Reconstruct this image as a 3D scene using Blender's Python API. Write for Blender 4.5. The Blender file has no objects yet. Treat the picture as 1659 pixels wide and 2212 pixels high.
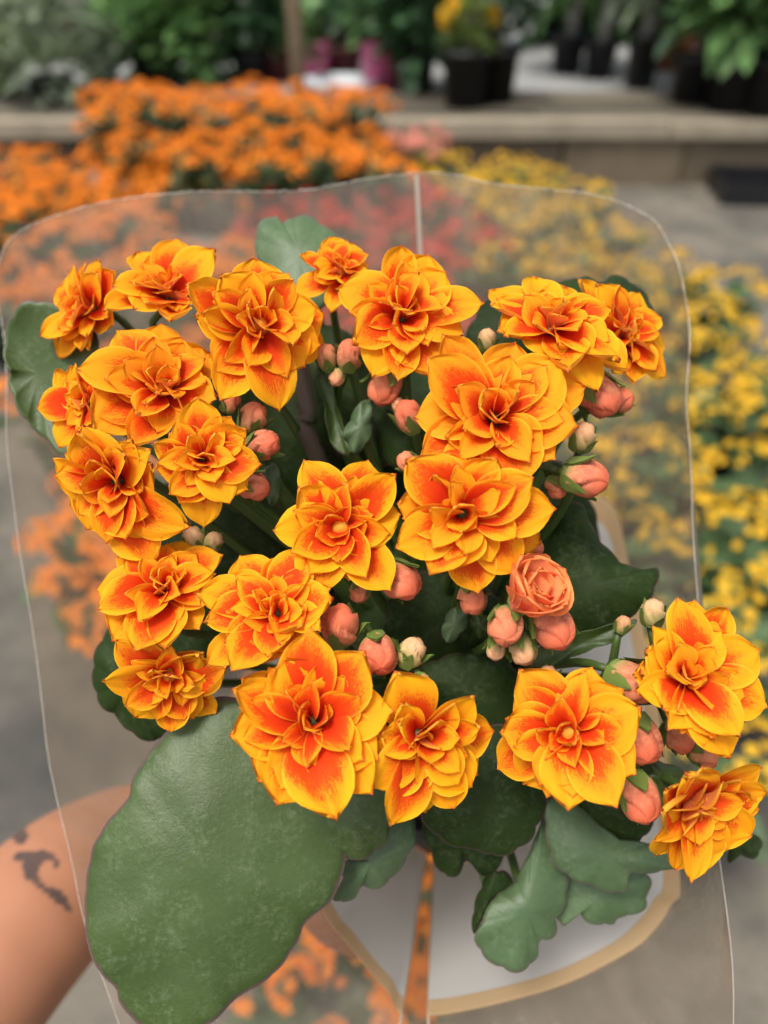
import bpy, bmesh, math, random
from mathutils import Vector, Matrix, Quaternion, noise
R_ = math.radians
random.seed(7)
sc = bpy.context.scene
COL = sc.collection

# ------------------------------------------------------------------ camera, sky, sun, exposure
CAM_H, PITCH, FV = 1.0, R_(38.8), 1642.0            # FV: focal length in units of a 1659 x 2212 picture
CX, CY = 829.5, 1106.0
CPOS = Vector((0, 0, CAM_H))
FWD = Vector((0, math.cos(PITCH), -math.sin(PITCH)))
UP = Vector((0, math.sin(PITCH), math.cos(PITCH)))
RT = Vector((1, 0, 0))
cam_d = bpy.data.cameras.new('camera')
cam = bpy.data.objects.new('camera', cam_d); COL.objects.link(cam)
cam.location = CPOS; cam.rotation_euler = (math.pi / 2 - PITCH, 0, 0)
cam_d.sensor_fit = 'VERTICAL'; cam_d.sensor_height = 36.0; cam_d.lens = 36.0 * FV / 2212.0
cam_d.clip_start = 0.01; cam_d.clip_end = 500
cam_d.dof.use_dof = True; cam_d.dof.focus_distance = 0.178; cam_d.dof.aperture_fstop = 7.4
sc.camera = cam

SUN_EL, SUN_AZ = 68.0, -135.0                         # azimuth measured from +Y towards +X
world = bpy.data.worlds.new('World'); sc.world = world; world.use_nodes = True
wn = world.node_tree; wn.nodes.clear()
sky = wn.nodes.new('ShaderNodeTexSky'); sky.sky_type = 'NISHITA'; sky.sun_disc = False
sky.sun_elevation = R_(SUN_EL); sky.sun_rotation = R_(SUN_AZ)
sky.air_density = 1.0; sky.dust_density = 4.0; sky.ozone_density = 1.0
hs = wn.nodes.new('ShaderNodeHueSaturation'); hs.inputs['Saturation'].default_value = 0.35
bgn = wn.nodes.new('ShaderNodeBackground'); bgn.inputs['Strength'].default_value = 0.12
wo = wn.nodes.new('ShaderNodeOutputWorld')
wn.links.new(sky.outputs[0], hs.inputs['Color']); wn.links.new(hs.outputs[0], bgn.inputs['Color'])
wn.links.new(bgn.outputs[0], wo.inputs[0])
sun_d = bpy.data.lights.new('sun', 'SUN'); sun_d.energy = 1.5; sun_d.angle = R_(16); sun_d.color = (1.0, 0.95, 0.87)
sun = bpy.data.objects.new('sun', sun_d); COL.objects.link(sun)
sdir = Vector((math.sin(R_(SUN_AZ)) * math.cos(R_(SUN_EL)), math.cos(R_(SUN_AZ)) * math.cos(R_(SUN_EL)), math.sin(R_(SUN_EL))))
sun.rotation_euler = sdir.to_track_quat('Z', 'Y').to_euler()
vs = sc.view_settings; vs.view_transform = 'Standard'; vs.look = 'None'; vs.exposure = 0.95; vs.gamma = 1.0; vs.use_curve_mapping = False
sc.cycles.use_denoising = True
sc.cycles.use_adaptive_sampling = True; sc.cycles.adaptive_threshold = 0.025
sc.cycles.max_bounces = 6; sc.cycles.diffuse_bounces = 4; sc.cycles.glossy_bounces = 2
sc.cycles.transmission_bounces = 4; sc.cycles.transparent_max_bounces = 12
sc.cycles.caustics_reflective = False; sc.cycles.caustics_refractive = False

# ------------------------------------------------------------------ helpers
def P(u, v, d):
    return CPOS + FWD * d + RT * ((u - CX) / FV * d) + UP * (-(v - CY) / FV * d)
def ray(u, v):
    return (FWD + RT * ((u - CX) / FV) + UP * (-(v - CY) / FV)).normalized()
def G(u, v, z):
    r = ray(u, v); t = (z - CAM_H) / r.z
    return CPOS + r * t
def proj(p):
    q = Vector(p) - CPOS; d = q.dot(FWD)
    return (CX + q.dot(RT) / d * FV, CY - q.dot(UP) / d * FV, d)
def depth_at(p): return (Vector(p) - CPOS).dot(FWD)
def inpoly(x, y, poly):
    c = False; n = len(poly); j = n - 1
    for i in range(n):
        xi, yi = poly[i]; xj, yj = poly[j]
        if (yi > y) != (yj > y) and x < (xj - xi) * (y - yi) / (yj - yi) + xi: c = not c
        j = i
    return c
def lerp(a, b, t): return a + (b - a) * t
def interp(t, xs, ys):
    if t <= xs[0]: return ys[0]
    for i in range(1, len(xs)):
        if t <= xs[i]:
            return lerp(ys[i-1], ys[i], (t - xs[i-1]) / (xs[i] - xs[i-1]))
    return ys[-1]
def catmull(pts, n, closed=True):
    """resample a polyline of tuples smoothly into n points"""
    m = len(pts); out = []
    segs = m if closed else m - 1
    for k in range(n):
        t = k / n * segs if closed else k / (n - 1) * segs
        i = min(int(t), segs - 1); f = t - i
        def g(j): return pts[j % m] if closed else pts[max(0, min(m - 1, j))]
        p0, p1, p2, p3 = g(i - 1), g(i), g(i + 1), g(i + 2)
        out.append(tuple(0.5 * (2*b + (c-a)*f + (2*a-5*b+4*c-d)*f*f + (3*b-a-3*c+d)*f**3) for a, b, c, d in zip(p0, p1, p2, p3)))
    return out

def mesh(name, verts, faces, mats=(), smooth=True, mi=None, uv=None):
    me = bpy.data.meshes.new(name)
    me.from_pydata([tuple(v) for v in verts], [], faces)
    for m in mats: me.materials.append(m)
    if mi is not None: me.polygons.foreach_set('material_index', mi)
    if smooth: me.polygons.foreach_set('use_smooth', [True] * len(me.polygons))
    if uv is not None:
        l = me.uv_layers.new(name='UVMap')
        for i, lp in enumerate(me.loops): l.data[i].uv = uv[lp.vertex_index]
    me.update()
    return me
def obj(name, me, parent=None, mw=None):
    o = bpy.data.objects.new(name, me); COL.objects.link(o)
    if parent is not None: o.parent = parent
    if mw is not None: o.matrix_world = mw
    return o
def tag(o, label=None, cat=None, group=None, kind=None):
    if label: o['label'] = label
    if cat: o['category'] = cat
    if group: o['group'] = group
    if kind: o['kind'] = kind
    return o
def empty(name, loc=(0, 0, 0)):
    o = bpy.data.objects.new(name, None); COL.objects.link(o); o.location = loc; o.empty_display_size = 0.02
    return o
def child(name, me, root, kind=None):
    """mesh given in world coordinates under a root that is only translated"""
    o = obj(name, me); o.parent = root
    o.matrix_parent_inverse = Matrix.Translation(root.location).inverted()
    if kind: o['kind'] = kind
    return o

class MB:
    def __init__(s): s.v = []; s.f = []; s.m = []; s.uv = []
    def add(s, verts, faces, mi=0, uv=None):
        b = len(s.v); s.v += [tuple(x) for x in verts]; s.f += [tuple(i + b for i in f) for f in faces]
        s.m += [mi] * len(faces) if isinstance(mi, int) else list(mi)
        s.uv += uv if uv else [(0, 0)] * len(verts)
    def box(s, a, b, mi=0):
        x0, y0, z0 = a; x1, y1, z1 = b
        s.add([(x0,y0,z0),(x1,y0,z0),(x1,y1,z0),(x0,y1,z0),(x0,y0,z1),(x1,y0,z1),(x1,y1,z1),(x0,y1,z1)],
              [(0,3,2,1),(4,5,6,7),(0,1,5,4),(1,2,6,5),(2,3,7,6),(3,0,4,7)], mi)
    def tube(s, pts, rad, n=8, mi=0, cap=True):
        pts = [Vector(p) for p in pts]; V = []; F = []
        ref = Vector((0.31, 0.2, 0.93))
        for i, p in enumerate(pts):
            t = (pts[min(i+1, len(pts)-1)] - pts[max(i-1, 0)]).normalized()
            a = t.cross(ref)
            if a.length < 1e-3: a = t.cross(Vector((1, 0, 0)))
            a.normalize(); b = t.cross(a)
            r = rad[i] if isinstance(rad, (list, tuple)) else rad
            for k in range(n):
                an = 2 * math.pi * k / n
                V.append(p + (a * math.cos(an) + b * math.sin(an)) * r)
        for i in range(len(pts) - 1):
            for k in range(n):
                F.append((i*n+k, i*n+(k+1) % n, (i+1)*n+(k+1) % n, (i+1)*n+k))
        if cap: F.append(tuple(range(n))[::-1]); F.append(tuple((len(pts)-1)*n + k for k in range(n)))
        s.add(V, F, mi)
    def lathe(s, prof, c=(0, 0, 0), n=24, mi=0, close=False):
        V = []; F = []
        for r, z in prof:
            for k in range(n):
                a = 2 * math.pi * k / n; V.append((c[0] + r*math.cos(a), c[1] + r*math.sin(a), c[2] + z))
        for i in range(len(prof) - 1):
            for k in range(n): F.append((i*n+k, i*n+(k+1) % n, (i+1)*n+(k+1) % n, (i+1)*n+k))
        s.add(V, F, mi)
    def mesh(s, name, mats=(), smooth=True):
        return mesh(name, s.v, s.f, mats, smooth, s.m, s.uv)

# ------------------------------------------------------------------ materials
def newmat(name):
    m = bpy.data.materials.new(name); m.use_nodes = True
    nt = m.node_tree; b = nt.nodes['Principled BSDF']
    return m, nt, b
def nd(nt, t, **kw):
    n = nt.nodes.new(t)
    for k, v in kw.items():
        if k.startswith('i_'):
            key = k[2:]
            n.inputs[int(key) if key.isdigit() else key.replace('_', ' ')].default_value = v
        else: setattr(n, k, v)
    return n
def math_(nt, op, a, b=None, c=None, clamp=False):
    n = nt.nodes.new('ShaderNodeMath'); n.operation = op; n.use_clamp = clamp
    for i, x in enumerate((a, b, c)):
        if x is None: continue
        if isinstance(x, (int, float)): n.inputs[i].default_value = x
        else: nt.links.new(x, n.inputs[i])
    return n.outputs[0]
def mixc(nt, f, a, b, mode='MIX'):
    n = nt.nodes.new('ShaderNodeMix'); n.data_type = 'RGBA'; n.blend_type = mode
    for s_, x in ((n.inputs[0], f), (n.inputs[6], a), (n.inputs[7], b)):
        if isinstance(x, (int, float)): s_.default_value = x
        elif isinstance(x, tuple): s_.default_value = (*x, 1) if len(x) == 3 else x
        else: nt.links.new(x, s_)
    return n.outputs[2]
def smooth(nt, x, lo, hi):
    n = nt.nodes.new('ShaderNodeMapRange'); n.interpolation_type = 'SMOOTHSTEP'
    nt.links.new(x, n.inputs[0]); n.inputs[1].default_value = lo; n.inputs[2].default_value = hi
    return n.outputs[0]
def noise_(nt, scale, detail=3, vec=None, rough=0.5):
    n = nd(nt, 'ShaderNodeTexNoise'); n.inputs['Scale'].default_value = scale; n.inputs['Detail'].default_value = detail
    n.inputs['Roughness'].default_value = rough
    if vec is not None: nt.links.new(vec, n.inputs['Vector'])
    return n.outputs[0]
def bump(nt, b, h, strength=0.3, dist=0.001):
    n = nd(nt, 'ShaderNodeBump'); n.inputs['Strength'].default_value = strength; n.inputs['Distance'].default_value = dist
    nt.links.new(h, n.inputs['Height']); nt.links.new(n.outputs[0], b.inputs['Normal'])
def translucent(nt, b, col, fac):
    """mix a little light passing through into a surface"""
    t = nd(nt, 'ShaderNodeBsdfTranslucent'); mx = nd(nt, 'ShaderNodeMixShader'); mx.inputs[0].default_value = fac
    if isinstance(col, tuple): t.inputs[0].default_value = (*col, 1)
    else: nt.links.new(col, t.inputs[0])
    nt.links.new(b.outputs[0], mx.inputs[1]); nt.links.new(t.outputs[0], mx.inputs[2])
    nt.links.new(mx.outputs[0], nt.nodes['Material Output'].inputs[0])

def plain(name, col, rough=0.6, var=0.15, scale=20.0, bstr=0.0, trans=0.0, island=0.0, objvar=0.0, spec=0.4):
    m, nt, b = newmat(name)
    tc = nd(nt, 'ShaderNodeTexCoord')
    n = noise_(nt, scale, 5, tc.outputs['Object'], 0.6)
    k = math_(nt, 'MULTIPLY_ADD', n, 2 * var, 1 - var)
    if island:
        g = nd(nt, 'ShaderNodeNewGeometry')
        k = math_(nt, 'MULTIPLY', k, math_(nt, 'MULTIPLY_ADD', g.outputs['Random Per Island'], 2 * island, 1 - island))
    if objvar:
        oi = nd(nt, 'ShaderNodeObjectInfo')
        k = math_(nt, 'MULTIPLY', k, math_(nt, 'MULTIPLY_ADD', oi.outputs['Random'], 2 * objvar, 1 - objvar))
    c = mixc(nt, 1.0, col, (0, 0, 0), 'MULTIPLY')
    cc = nd(nt, 'ShaderNodeCombineXYZ')
    for i in range(3): nt.links.new(k, cc.inputs[i])
    c = mixc(nt, 1.0, col, cc.outputs[0], 'MULTIPLY')
    nt.links.new(c, b.inputs['Base Color']); b.inputs['Roughness'].default_value = rough
    b.inputs['Specular IOR Level'].default_value = spec
    if bstr: bump(nt, b, n, bstr, 0.003)
    if trans: translucent(nt, b, c, trans)
    return m

def petal_back_nodes(nt, warm=True):
    uv = nd(nt, 'ShaderNodeUVMap', uv_map='UVMap'); sep = nd(nt, 'ShaderNodeSeparateXYZ'); nt.links.new(uv.outputs[0], sep.inputs[0])
    u = sep.outputs[0]; vv = math_(nt, 'MULTIPLY_ADD', sep.outputs[1], 2.0, -1.0)
    edge = smooth(nt, math_(nt, 'MAXIMUM', math_(nt, 'ABSOLUTE', vv), u), 0.72, 0.97)
    tc = nd(nt, 'ShaderNodeTexCoord'); n = noise_(nt, 9, 4, tc.outputs['Object'], 0.7)
    if warm: cols = (0.80, 0.235, 0.06), (0.88, 0.33, 0.07), (0.72, 0.16, 0.075), (0.90, 0.43, 0.04)
    else: cols = (0.92, 0.25, 0.10), (0.96, 0.38, 0.16), (0.82, 0.20, 0.12), (0.96, 0.30, 0.09)
    base = mixc(nt, n, cols[0], cols[1])
    base = mixc(nt, smooth(nt, u, 0.1, 0.8), cols[2], base)
    return mixc(nt, edge, base, cols[3]), n
def petal_back_material(name='petal_reverse', warm=True):
    m, nt, b = newmat(name)
    c, n = petal_back_nodes(nt, warm)
    nt.links.new(c, b.inputs['Base Color']); b.inputs['Roughness'].default_value = 0.5; b.inputs['Specular IOR Level'].default_value = 0.2
    bump(nt, b, n, 0.1, 0.0004); translucent(nt, b, c, 0.25)
    return m
def petal_material():
    m, nt, b = newmat('petal_face')
    uv = nd(nt, 'ShaderNodeUVMap', uv_map='UVMap'); sep = nd(nt, 'ShaderNodeSeparateXYZ'); nt.links.new(uv.outputs[0], sep.inputs[0])
    u, v = sep.outputs[0], sep.outputs[1]                   # u: base to tip, v: -1..1 stored as 0..1
    vv = math_(nt, 'MULTIPLY_ADD', v, 2.0, -1.0); v2 = math_(nt, 'MULTIPLY', vv, vv)
    oi = nd(nt, 'ShaderNodeObjectInfo'); at = nd(nt, 'ShaderNodeAttribute', attribute_type='OBJECT', attribute_name='tint')
    rnd = oi.outputs['Random']; tint = at.outputs['Fac']
    tc = nd(nt, 'ShaderNodeTexCoord')
    mp = nd(nt, 'ShaderNodeCombineXYZ')                      # streaks run from base to tip
    nt.links.new(math_(nt, 'MULTIPLY', u, 22.0), mp.inputs[0]); nt.links.new(math_(nt, 'MULTIPLY', vv, 38.0), mp.inputs[1])
    nt.links.new(math_(nt, 'MULTIPLY', rnd, 97.0), mp.inputs[2])
    fine = noise_(nt, 1.0, 4, mp.outputs[0], 0.75)
    mp2 = nd(nt, 'ShaderNodeCombineXYZ')
    nt.links.new(math_(nt, 'MULTIPLY', u, 3.0), mp2.inputs[0]); nt.links.new(math_(nt, 'MULTIPLY', vv, 3.0), mp2.inputs[1]); nt.links.new(math_(nt, 'MULTIPLY', rnd, 53.0), mp2.inputs[2])
    big = noise_(nt, 1.0, 2, mp2.outputs[0])
    # red density: strong near the base, fading towards tip and margins
    dens = math_(nt, 'SUBTRACT', 0.80, u)
    dens = math_(nt, 'SUBTRACT', dens, math_(nt, 'MULTIPLY', v2, 0.33))
    dens = math_(nt, 'ADD', dens, math_(nt, 'MULTIPLY_ADD', rnd, 0.30, -0.17))
    dens = math_(nt, 'ADD', dens, math_(nt, 'MULTIPLY_ADD', big, 0.3, -0.15))
    dens = math_(nt, 'SUBTRACT', dens, math_(nt, 'MULTIPLY', tint, 0.03))
    st = math_(nt, 'ADD', dens, math_(nt, 'MULTIPLY_ADD', fine, 0.85, -0.425))
    red = smooth(nt, st, -0.05, 0.12)
    speck = math_(nt, 'MULTIPLY', smooth(nt, fine, 0.66, 0.74), 0.45)
    yel = mixc(nt, tint, (0.95, 0.475, 0.010), (0.93, 0.335, 0.016))
    yel = mixc(nt, math_(nt, 'MULTIPLY', big, 0.35), yel, (0.86, 0.31, 0.010))
    yel = mixc(nt, math_(nt, 'MULTIPLY', smooth(nt, dens, -0.35, 0.1), 0.5), yel, (0.90, 0.24, 0.010))
    yel = mixc(nt, speck, yel, (0.72, 0.13, 0.012))
    redc = mixc(nt, smooth(nt, dens, 0.05, 0.45), (0.76, 0.070, 0.006), (0.69, 0.026, 0.006))
    c = mixc(nt, math_(nt, 'MULTIPLY', red, 0.96), yel, redc)
    tip = smooth(nt, u, 0.955, 0.995)
    c = mixc(nt, math_(nt, 'MULTIPLY', tip, 0.8), c, (0.70, 0.10, 0.05))
    lip = smooth(nt, math_(nt, 'ABSOLUTE', vv), 0.90, 1.0)
    c = mixc(nt, math_(nt, 'MULTIPLY', lip, 0.35), c, (0.95, 0.58, 0.05))
    bk, _ = petal_back_nodes(nt); g = nd(nt, 'ShaderNodeNewGeometry')
    c = mixc(nt, g.outputs['Backfacing'], c, bk)
    nt.links.new(c, b.inputs['Base Color']); b.inputs['Roughness'].default_value = 0.68
    b.inputs['Specular IOR Level'].default_value = 0.10
    bump(nt, b, fine, 0.10, 0.0003)
    translucent(nt, b, c, 0.33)
    return m
def salmon_material():
    m, nt, b = newmat('bud_skin')
    uv = nd(nt, 'ShaderNodeUVMap', uv_map='UVMap'); sep = nd(nt, 'ShaderNodeSeparateXYZ'); nt.links.new(uv.outputs[0], sep.inputs[0])
    u = sep.outputs[0]
    at = nd(nt, 'ShaderNodeAttribute', attribute_type='OBJECT', attribute_name='tint')     # 0 ripe salmon, 1 green
    tc = nd(nt, 'ShaderNodeTexCoord'); n = noise_(nt, 4.5, 6, tc.outputs['Object'], 0.7)
    ripe = mixc(nt, smooth(nt, n, .3, .7), (0.45, 0.105, 0.060), (0.66, 0.245, 0.125))
    ripe = mixc(nt, smooth(nt, u, 0.6, 1.0), ripe, (0.62, 0.13, 0.06))
    green = mixc(nt, n, (0.28, 0.30, 0.085), (0.50, 0.43, 0.18))
    k = smooth(nt, math_(nt, 'ADD', u, math_(nt, 'MULTIPLY_ADD', n, 0.3, -0.15)), 0.05, 0.5)
    lowg = mixc(nt, k, green, ripe)
    c = mixc(nt, at.outputs['Fac'], lowg, mixc(nt, smooth(nt, u, 0.4, 1.0), green, (0.62, 0.38, 0.20)))
    nt.links.new(c, b.inputs['Base Color']); b.inputs['Roughness'].default_value = 0.62; b.inputs['Specular IOR Level'].default_value = 0.15
    crease = math_(nt, 'SUBTRACT', 1.0, smooth(nt, sep.outputs[1], 0.0, 0.16))
    c = mixc(nt, math_(nt, 'MULTIPLY', crease, 0.5), c, (0.60, 0.10, 0.06))
    nt.links.new(c, b.inputs['Base Color'])
    bump(nt, b, n, 0.15, 0.0006)
    return m
def leaf_material(name, c0, c1, edge, dust=0.35, gloss=0.30, spec=0.35):
    m, nt, b = newmat(name)
    uv = nd(nt, 'ShaderNodeUVMap', uv_map='UVMap'); sep = nd(nt, 'ShaderNodeSeparateXYZ'); nt.links.new(uv.outputs[0], sep.inputs[0])
    rr = sep.outputs[0]                                       # 0 centre .. 1 margin
    tc = nd(nt, 'ShaderNodeTexCoord'); ob = tc.outputs['Object']
    n1 = noise_(nt, 45, 4, ob, 0.6); n2 = noise_(nt, 650, 4, ob, 0.75); n3 = noise_(nt, 1500, 2, ob, 0.6)
    n4 = noise_(nt, 110, 3, ob, 0.65)
    oi = nd(nt, 'ShaderNodeObjectInfo')
    c = mixc(nt, smooth(nt, n1, 0.25, 0.75), c0, c1)
    d = math_(nt, 'MULTIPLY', smooth(nt, n2, 0.42, 0.75), math_(nt, 'MULTIPLY', smooth(nt, n4, 0.36, 0.62), dust))
    c = mixc(nt, d, c, (0.26, 0.33, 0.18))
    # pale scale rings left by dried drops
    vo = nd(nt, 'ShaderNodeTexVoronoi', feature='F1'); vo.inputs['Scale'].default_value = 95; nt.links.new(ob, vo.inputs['Vector'])
    dist = vo.outputs['Distance']
    ring = math_(nt, 'MULTIPLY', smooth(nt, dist, 0.30, 0.36), math_(nt, 'SUBTRACT', 1.0, smooth(nt, dist, 0.37, 0.44)))
    ring = math_(nt, 'MULTIPLY', ring, smooth(nt, n4, 0.48, 0.6))
    c = mixc(nt, math_(nt, 'MULTIPLY', ring, 0.25 * dust), c, (0.30, 0.36, 0.26))
    e = smooth(nt, math_(nt, 'ADD', rr, math_(nt, 'MULTIPLY_ADD', n1, 0.02, -0.01)), 0.970, 0.984)
    c = mixc(nt, math_(nt, 'MULTIPLY', e, 0.9), c, edge)
    nt.links.new(c, b.inputs['Base Color']); b.inputs['Specular IOR Level'].default_value = spec
    nt.links.new(math_(nt, 'MULTIPLY_ADD', n2, 0.25, gloss), b.inputs['Roughness'])
    h = math_(nt, 'ADD', n2, math_(nt, 'MULTIPLY', n3, 0.5))
    h = math_(nt, 'ADD', h, math_(nt, 'MULTIPLY', n1, 1.2))
    bump(nt, b, h, 0.28, 0.0006)
    return m

M = {}
M['petal'] = petal_material(); M['petal_back'] = petal_back_material(); M['bud'] = salmon_material(); M['rose'] = petal_back_material('opening_petal', False)
M['leaf'] = leaf_material('kalanchoe_leaf', (0.034, 0.060, 0.012), (0.048, 0.080, 0.018), (0.085, 0.05, 0.045), 0.20)
M['leaf_blue'] = leaf_material('kalanchoe_leaf_sheen', (0.050, 0.088, 0.036), (0.074, 0.120, 0.050), (0.10, 0.07, 0.06), 0.2)  # lighter leaf copy, the bluish sky sheen is painted into its colour
M['leaf_dark'] = leaf_material('kalanchoe_leaf_shaded', (0.010, 0.021, 0.004), (0.019, 0.036, 0.007), (0.07, 0.04, 0.035), 0.12, 0.42, 0.10)  # darker leaf copy, shade inside the plant is painted into its colour
M['sepal'] = plain('sepal_green', (0.17, 0.24, 0.05), 0.5, 0.25, 200, 0.1, 0.15)
M['stem'] = plain('stem_green', (0.055, 0.092, 0.018), 0.45, 0.2, 90, 0.1, 0.05)
M['stem_brown'] = plain('stem_woody', (0.12, 0.10, 0.075), 0.6, 0.3, 90, 0.2)
M['pale_trunk'] = plain('pale_bark', (0.42, 0.41, 0.38), 0.8, 0.3, 25)
M['soil'] = plain('potting_soil', (0.022, 0.016, 0.012), 0.95, 0.5, 150, 0.8)
M['black_plastic'] = plain('black_pot_plastic', (0.013, 0.013, 0.015), 0.42, 0.2, 8, 0, 0, 0, 0.3)
M['terracotta'] = plain('terracotta_pot', (0.42, 0.135, 0.06), 0.8, 0.15, 20, 0.1)
M['pink_wrap'] = plain('pink_pot_wrap', (0.50, 0.10, 0.22), 0.5, 0.2, 12)
M['maroon_pot'] = plain('maroon_pot', (0.10, 0.018, 0.022), 0.5, 0.2, 12)
M['white_tray'] = plain('white_dish', (0.62, 0.66, 0.68), 0.45, 0.08, 12)
M['wood_beam'] = plain('pale_timber', (0.29, 0.245, 0.175), 0.75, 0.5, 4.5, 0.2)
M['wood_plank'] = plain('weathered_plank', (0.115, 0.097, 0.070), 0.85, 0.5, 3, 0.2, 0, 0, 0.4)
M['pole'] = plain('stake_wood', (0.40, 0.31, 0.20), 0.8, 0.2, 20)
M['brown_wall'] = plain('brown_block', (0.15, 0.115, 0.075), 0.95, 0.4, 5, 0.4, 0, 0, 0.12)
M['grey_block'] = plain('grey_block', (0.20, 0.195, 0.18), 0.9, 0.25, 9, 0.3)
M['pale_floor'] = plain('pale_concrete', (0.30, 0.30, 0.29), 0.8, 0.4, 2.2, 0.2)
M['poly_film'] = plain('greenhouse_film', (0.45, 0.50, 0.50), 0.5, 0.10, 2, 0, 0.5)
M['steel'] = plain('galvanised_frame', (0.35, 0.36, 0.36), 0.45, 0.1, 9)

def ground_material():
    m, nt, b = newmat('ground_cloth')
    tc = nd(nt, 'ShaderNodeTexCoord'); ob = tc.outputs['Object']
    n1 = noise_(nt, 2.2, 6, ob, 0.62); n2 = noise_(nt, 25, 5, ob, 0.7); n3 = noise_(nt, 7, 3, ob)
    c = mixc(nt, smooth(nt, n1, 0.3, 0.7), (0.040, 0.039, 0.034), (0.175, 0.150, 0.115))
    c = mixc(nt, math_(nt, 'MULTIPLY', smooth(nt, n2, 0.45, 0.7), 0.4), c, (0.045, 0.043, 0.040))
    c = mixc(nt, math_(nt, 'MULTIPLY', smooth(nt, n3, 0.55, 0.75), 0.4), c, (0.19, 0.155, 0.105))
    nt.links.new(c, b.inputs['Base Color']); b.inputs['Roughness'].default_value = 0.85
    bump(nt, b, n2, 0.4, 0.01)
    return m
M['ground'] = ground_material()

def film_material():
    m, nt, b = newmat('clear_sleeve_film'); nt.nodes.remove(b)
    tr = nd(nt, 'ShaderNodeBsdfTransparent'); tr.inputs[0].default_value = (0.95, 0.91, 0.84, 1)
    df = nd(nt, 'ShaderNodeBsdfDiffuse'); df.inputs[0].default_value = (0.46, 0.385, 0.30, 1)
    tl = nd(nt, 'ShaderNodeBsdfTranslucent'); tl.inputs[0].default_value = (0.46, 0.385, 0.30, 1)
    gl = nd(nt, 'ShaderNodeBsdfGlossy'); gl.inputs['Roughness'].default_value = 0.17
    fr = nd(nt, 'ShaderNodeFresnel'); fr.inputs['IOR'].default_value = 1.42
    tc = nd(nt, 'ShaderNodeTexCoord')
    n = noise_(nt, 30, 4, tc.outputs['Object'], 0.6)
    uv = nd(nt, 'ShaderNodeUVMap', uv_map='UVMap'); sep = nd(nt, 'ShaderNodeSeparateXYZ'); nt.links.new(uv.outputs[0], sep.inputs[0])
    bp = nd(nt, 'ShaderNodeBump'); bp.inputs['Strength'].default_value = 0.4; bp.inputs['Distance'].default_value = 0.004
    # long faint creases that run from rim to base
    cx = nd(nt, 'ShaderNodeCombineXYZ'); nt.links.new(math_(nt, 'MULTIPLY', sep.outputs[0], 60.0), cx.inputs[0]); nt.links.new(math_(nt, 'MULTIPLY', sep.outputs[1], 1.6), cx.inputs[1])
    cr = noise_(nt, 1.0, 3, cx.outputs[0], 0.6)
    nt.links.new(math_(nt, 'ADD', cr, math_(nt, 'MULTIPLY', n, 0.6)), bp.inputs['Height'])
    nt.links.new(bp.outputs[0], gl.inputs['Normal']); nt.links.new(bp.outputs[0], fr.inputs['Normal'])
    hz = nd(nt, 'ShaderNodeMixShader'); hz.inputs[0].default_value = 0.5
    nt.links.new(df.outputs[0], hz.inputs[1]); nt.links.new(tl.outputs[0], hz.inputs[2])
    m1 = nd(nt, 'ShaderNodeMixShader')
    nt.links.new(math_(nt, 'MULTIPLY_ADD', smooth(nt, cr, 0.3, 0.75), 0.20, 0.24), m1.inputs[0])
    nt.links.new(tr.outputs[0], m1.inputs[1]); nt.links.new(hz.outputs[0], m1.inputs[2])
    m2 = nd(nt, 'ShaderNodeMixShader'); nt.links.new(math_(nt, 'MULTIPLY', fr.outputs[0], 0.9), m2.inputs[0])
    nt.links.new(m1.outputs[0], m2.inputs[1]); nt.links.new(gl.outputs[0], m2.inputs[2])
    nt.links.new(m2.outputs[0], nt.nodes['Material Output'].inputs[0])
    return m
M['film'] = film_material()
M['film_edge'] = plain('film_cut_edge', (0.72, 0.68, 0.60), 0.35, 0.3, 300, 0, 0.35)
M['film_seam'] = plain('film_seam', (0.52, 0.46, 0.38), 0.35, 0.15, 100, 0, 0.4)
M['white_print'] = plain('white_sleeve_print', (0.94, 0.94, 0.92), 0.4, 0.03, 30, 0, 0.5)
M['tan_print'] = plain('tan_sleeve_print', (0.92, 0.66, 0.38), 0.4, 0.05, 40, 0, 0.5)

# ------------------------------------------------------------------ ground and the raised bed behind
gm = MB(); gm.add([(-60, -20, 0), (60, -20, 0), (60, 90, 0), (-60, 90, 0)], [(0, 1, 2, 3)])
tag(obj('ground', gm.mesh('ground', [M['ground']], False)), kind='structure')
PZ, PY = 0.25, 3.56
pm = MB(); pm.box((-9, PY + 0.78, 0.0), (9, 12, PZ))
tag(obj('bench_floor', pm.mesh('bench_floor', [M['pale_floor']], False)), 'pale concrete top of the raised bed behind the flowers', kind='structure')
bed = empty('timber_bench', (0, PY, 0))
tag(bed, 'long low timber bench with pale front beam, holding the potted shrubs', 'bench')
rnd = random.Random(3)
x = -6.0
while x < 6.0:                                         # front blocks under the beam
    w = 0.5 + rnd.random() * 0.12
    b = MB(); b.box((x + 0.006, PY + 0.03 + rnd.random() * 0.02, 0), (x + w - 0.006, PY + 0.2, PZ - 0.052))
    child('block', b.mesh('block', [M['brown_wall']], False), bed); x += w
x = -6.0
while x < 6.0:
    w = 1.7 + rnd.random() * 1.2
    b = MB(); b.box((x + 0.004, PY + rnd.random() * 0.008, PZ - 0.05), (x + w - 0.004, PY + 0.085, PZ + 0.004 + rnd.random() * 0.014))
    child('front_beam', b.mesh('front_beam', [M['wood_beam']], False), bed); x += w
for r in range(4):
    x = -6.0 - rnd.random()
    y0 = PY + 0.10 + r * 0.165
    while x < 6.0:
        w = 1.5 + rnd.random() * 1.5
        b = MB(); dz = rnd.random() * 0.01
        b.box((x + 0.004, y0, PZ - 0.03 + dz), (x + w - 0.004, y0 + 0.15, PZ - 0.004 + dz))
        child('plank', b.mesh('plank', [M['wood_plank']], False), bed); x += w

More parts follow.
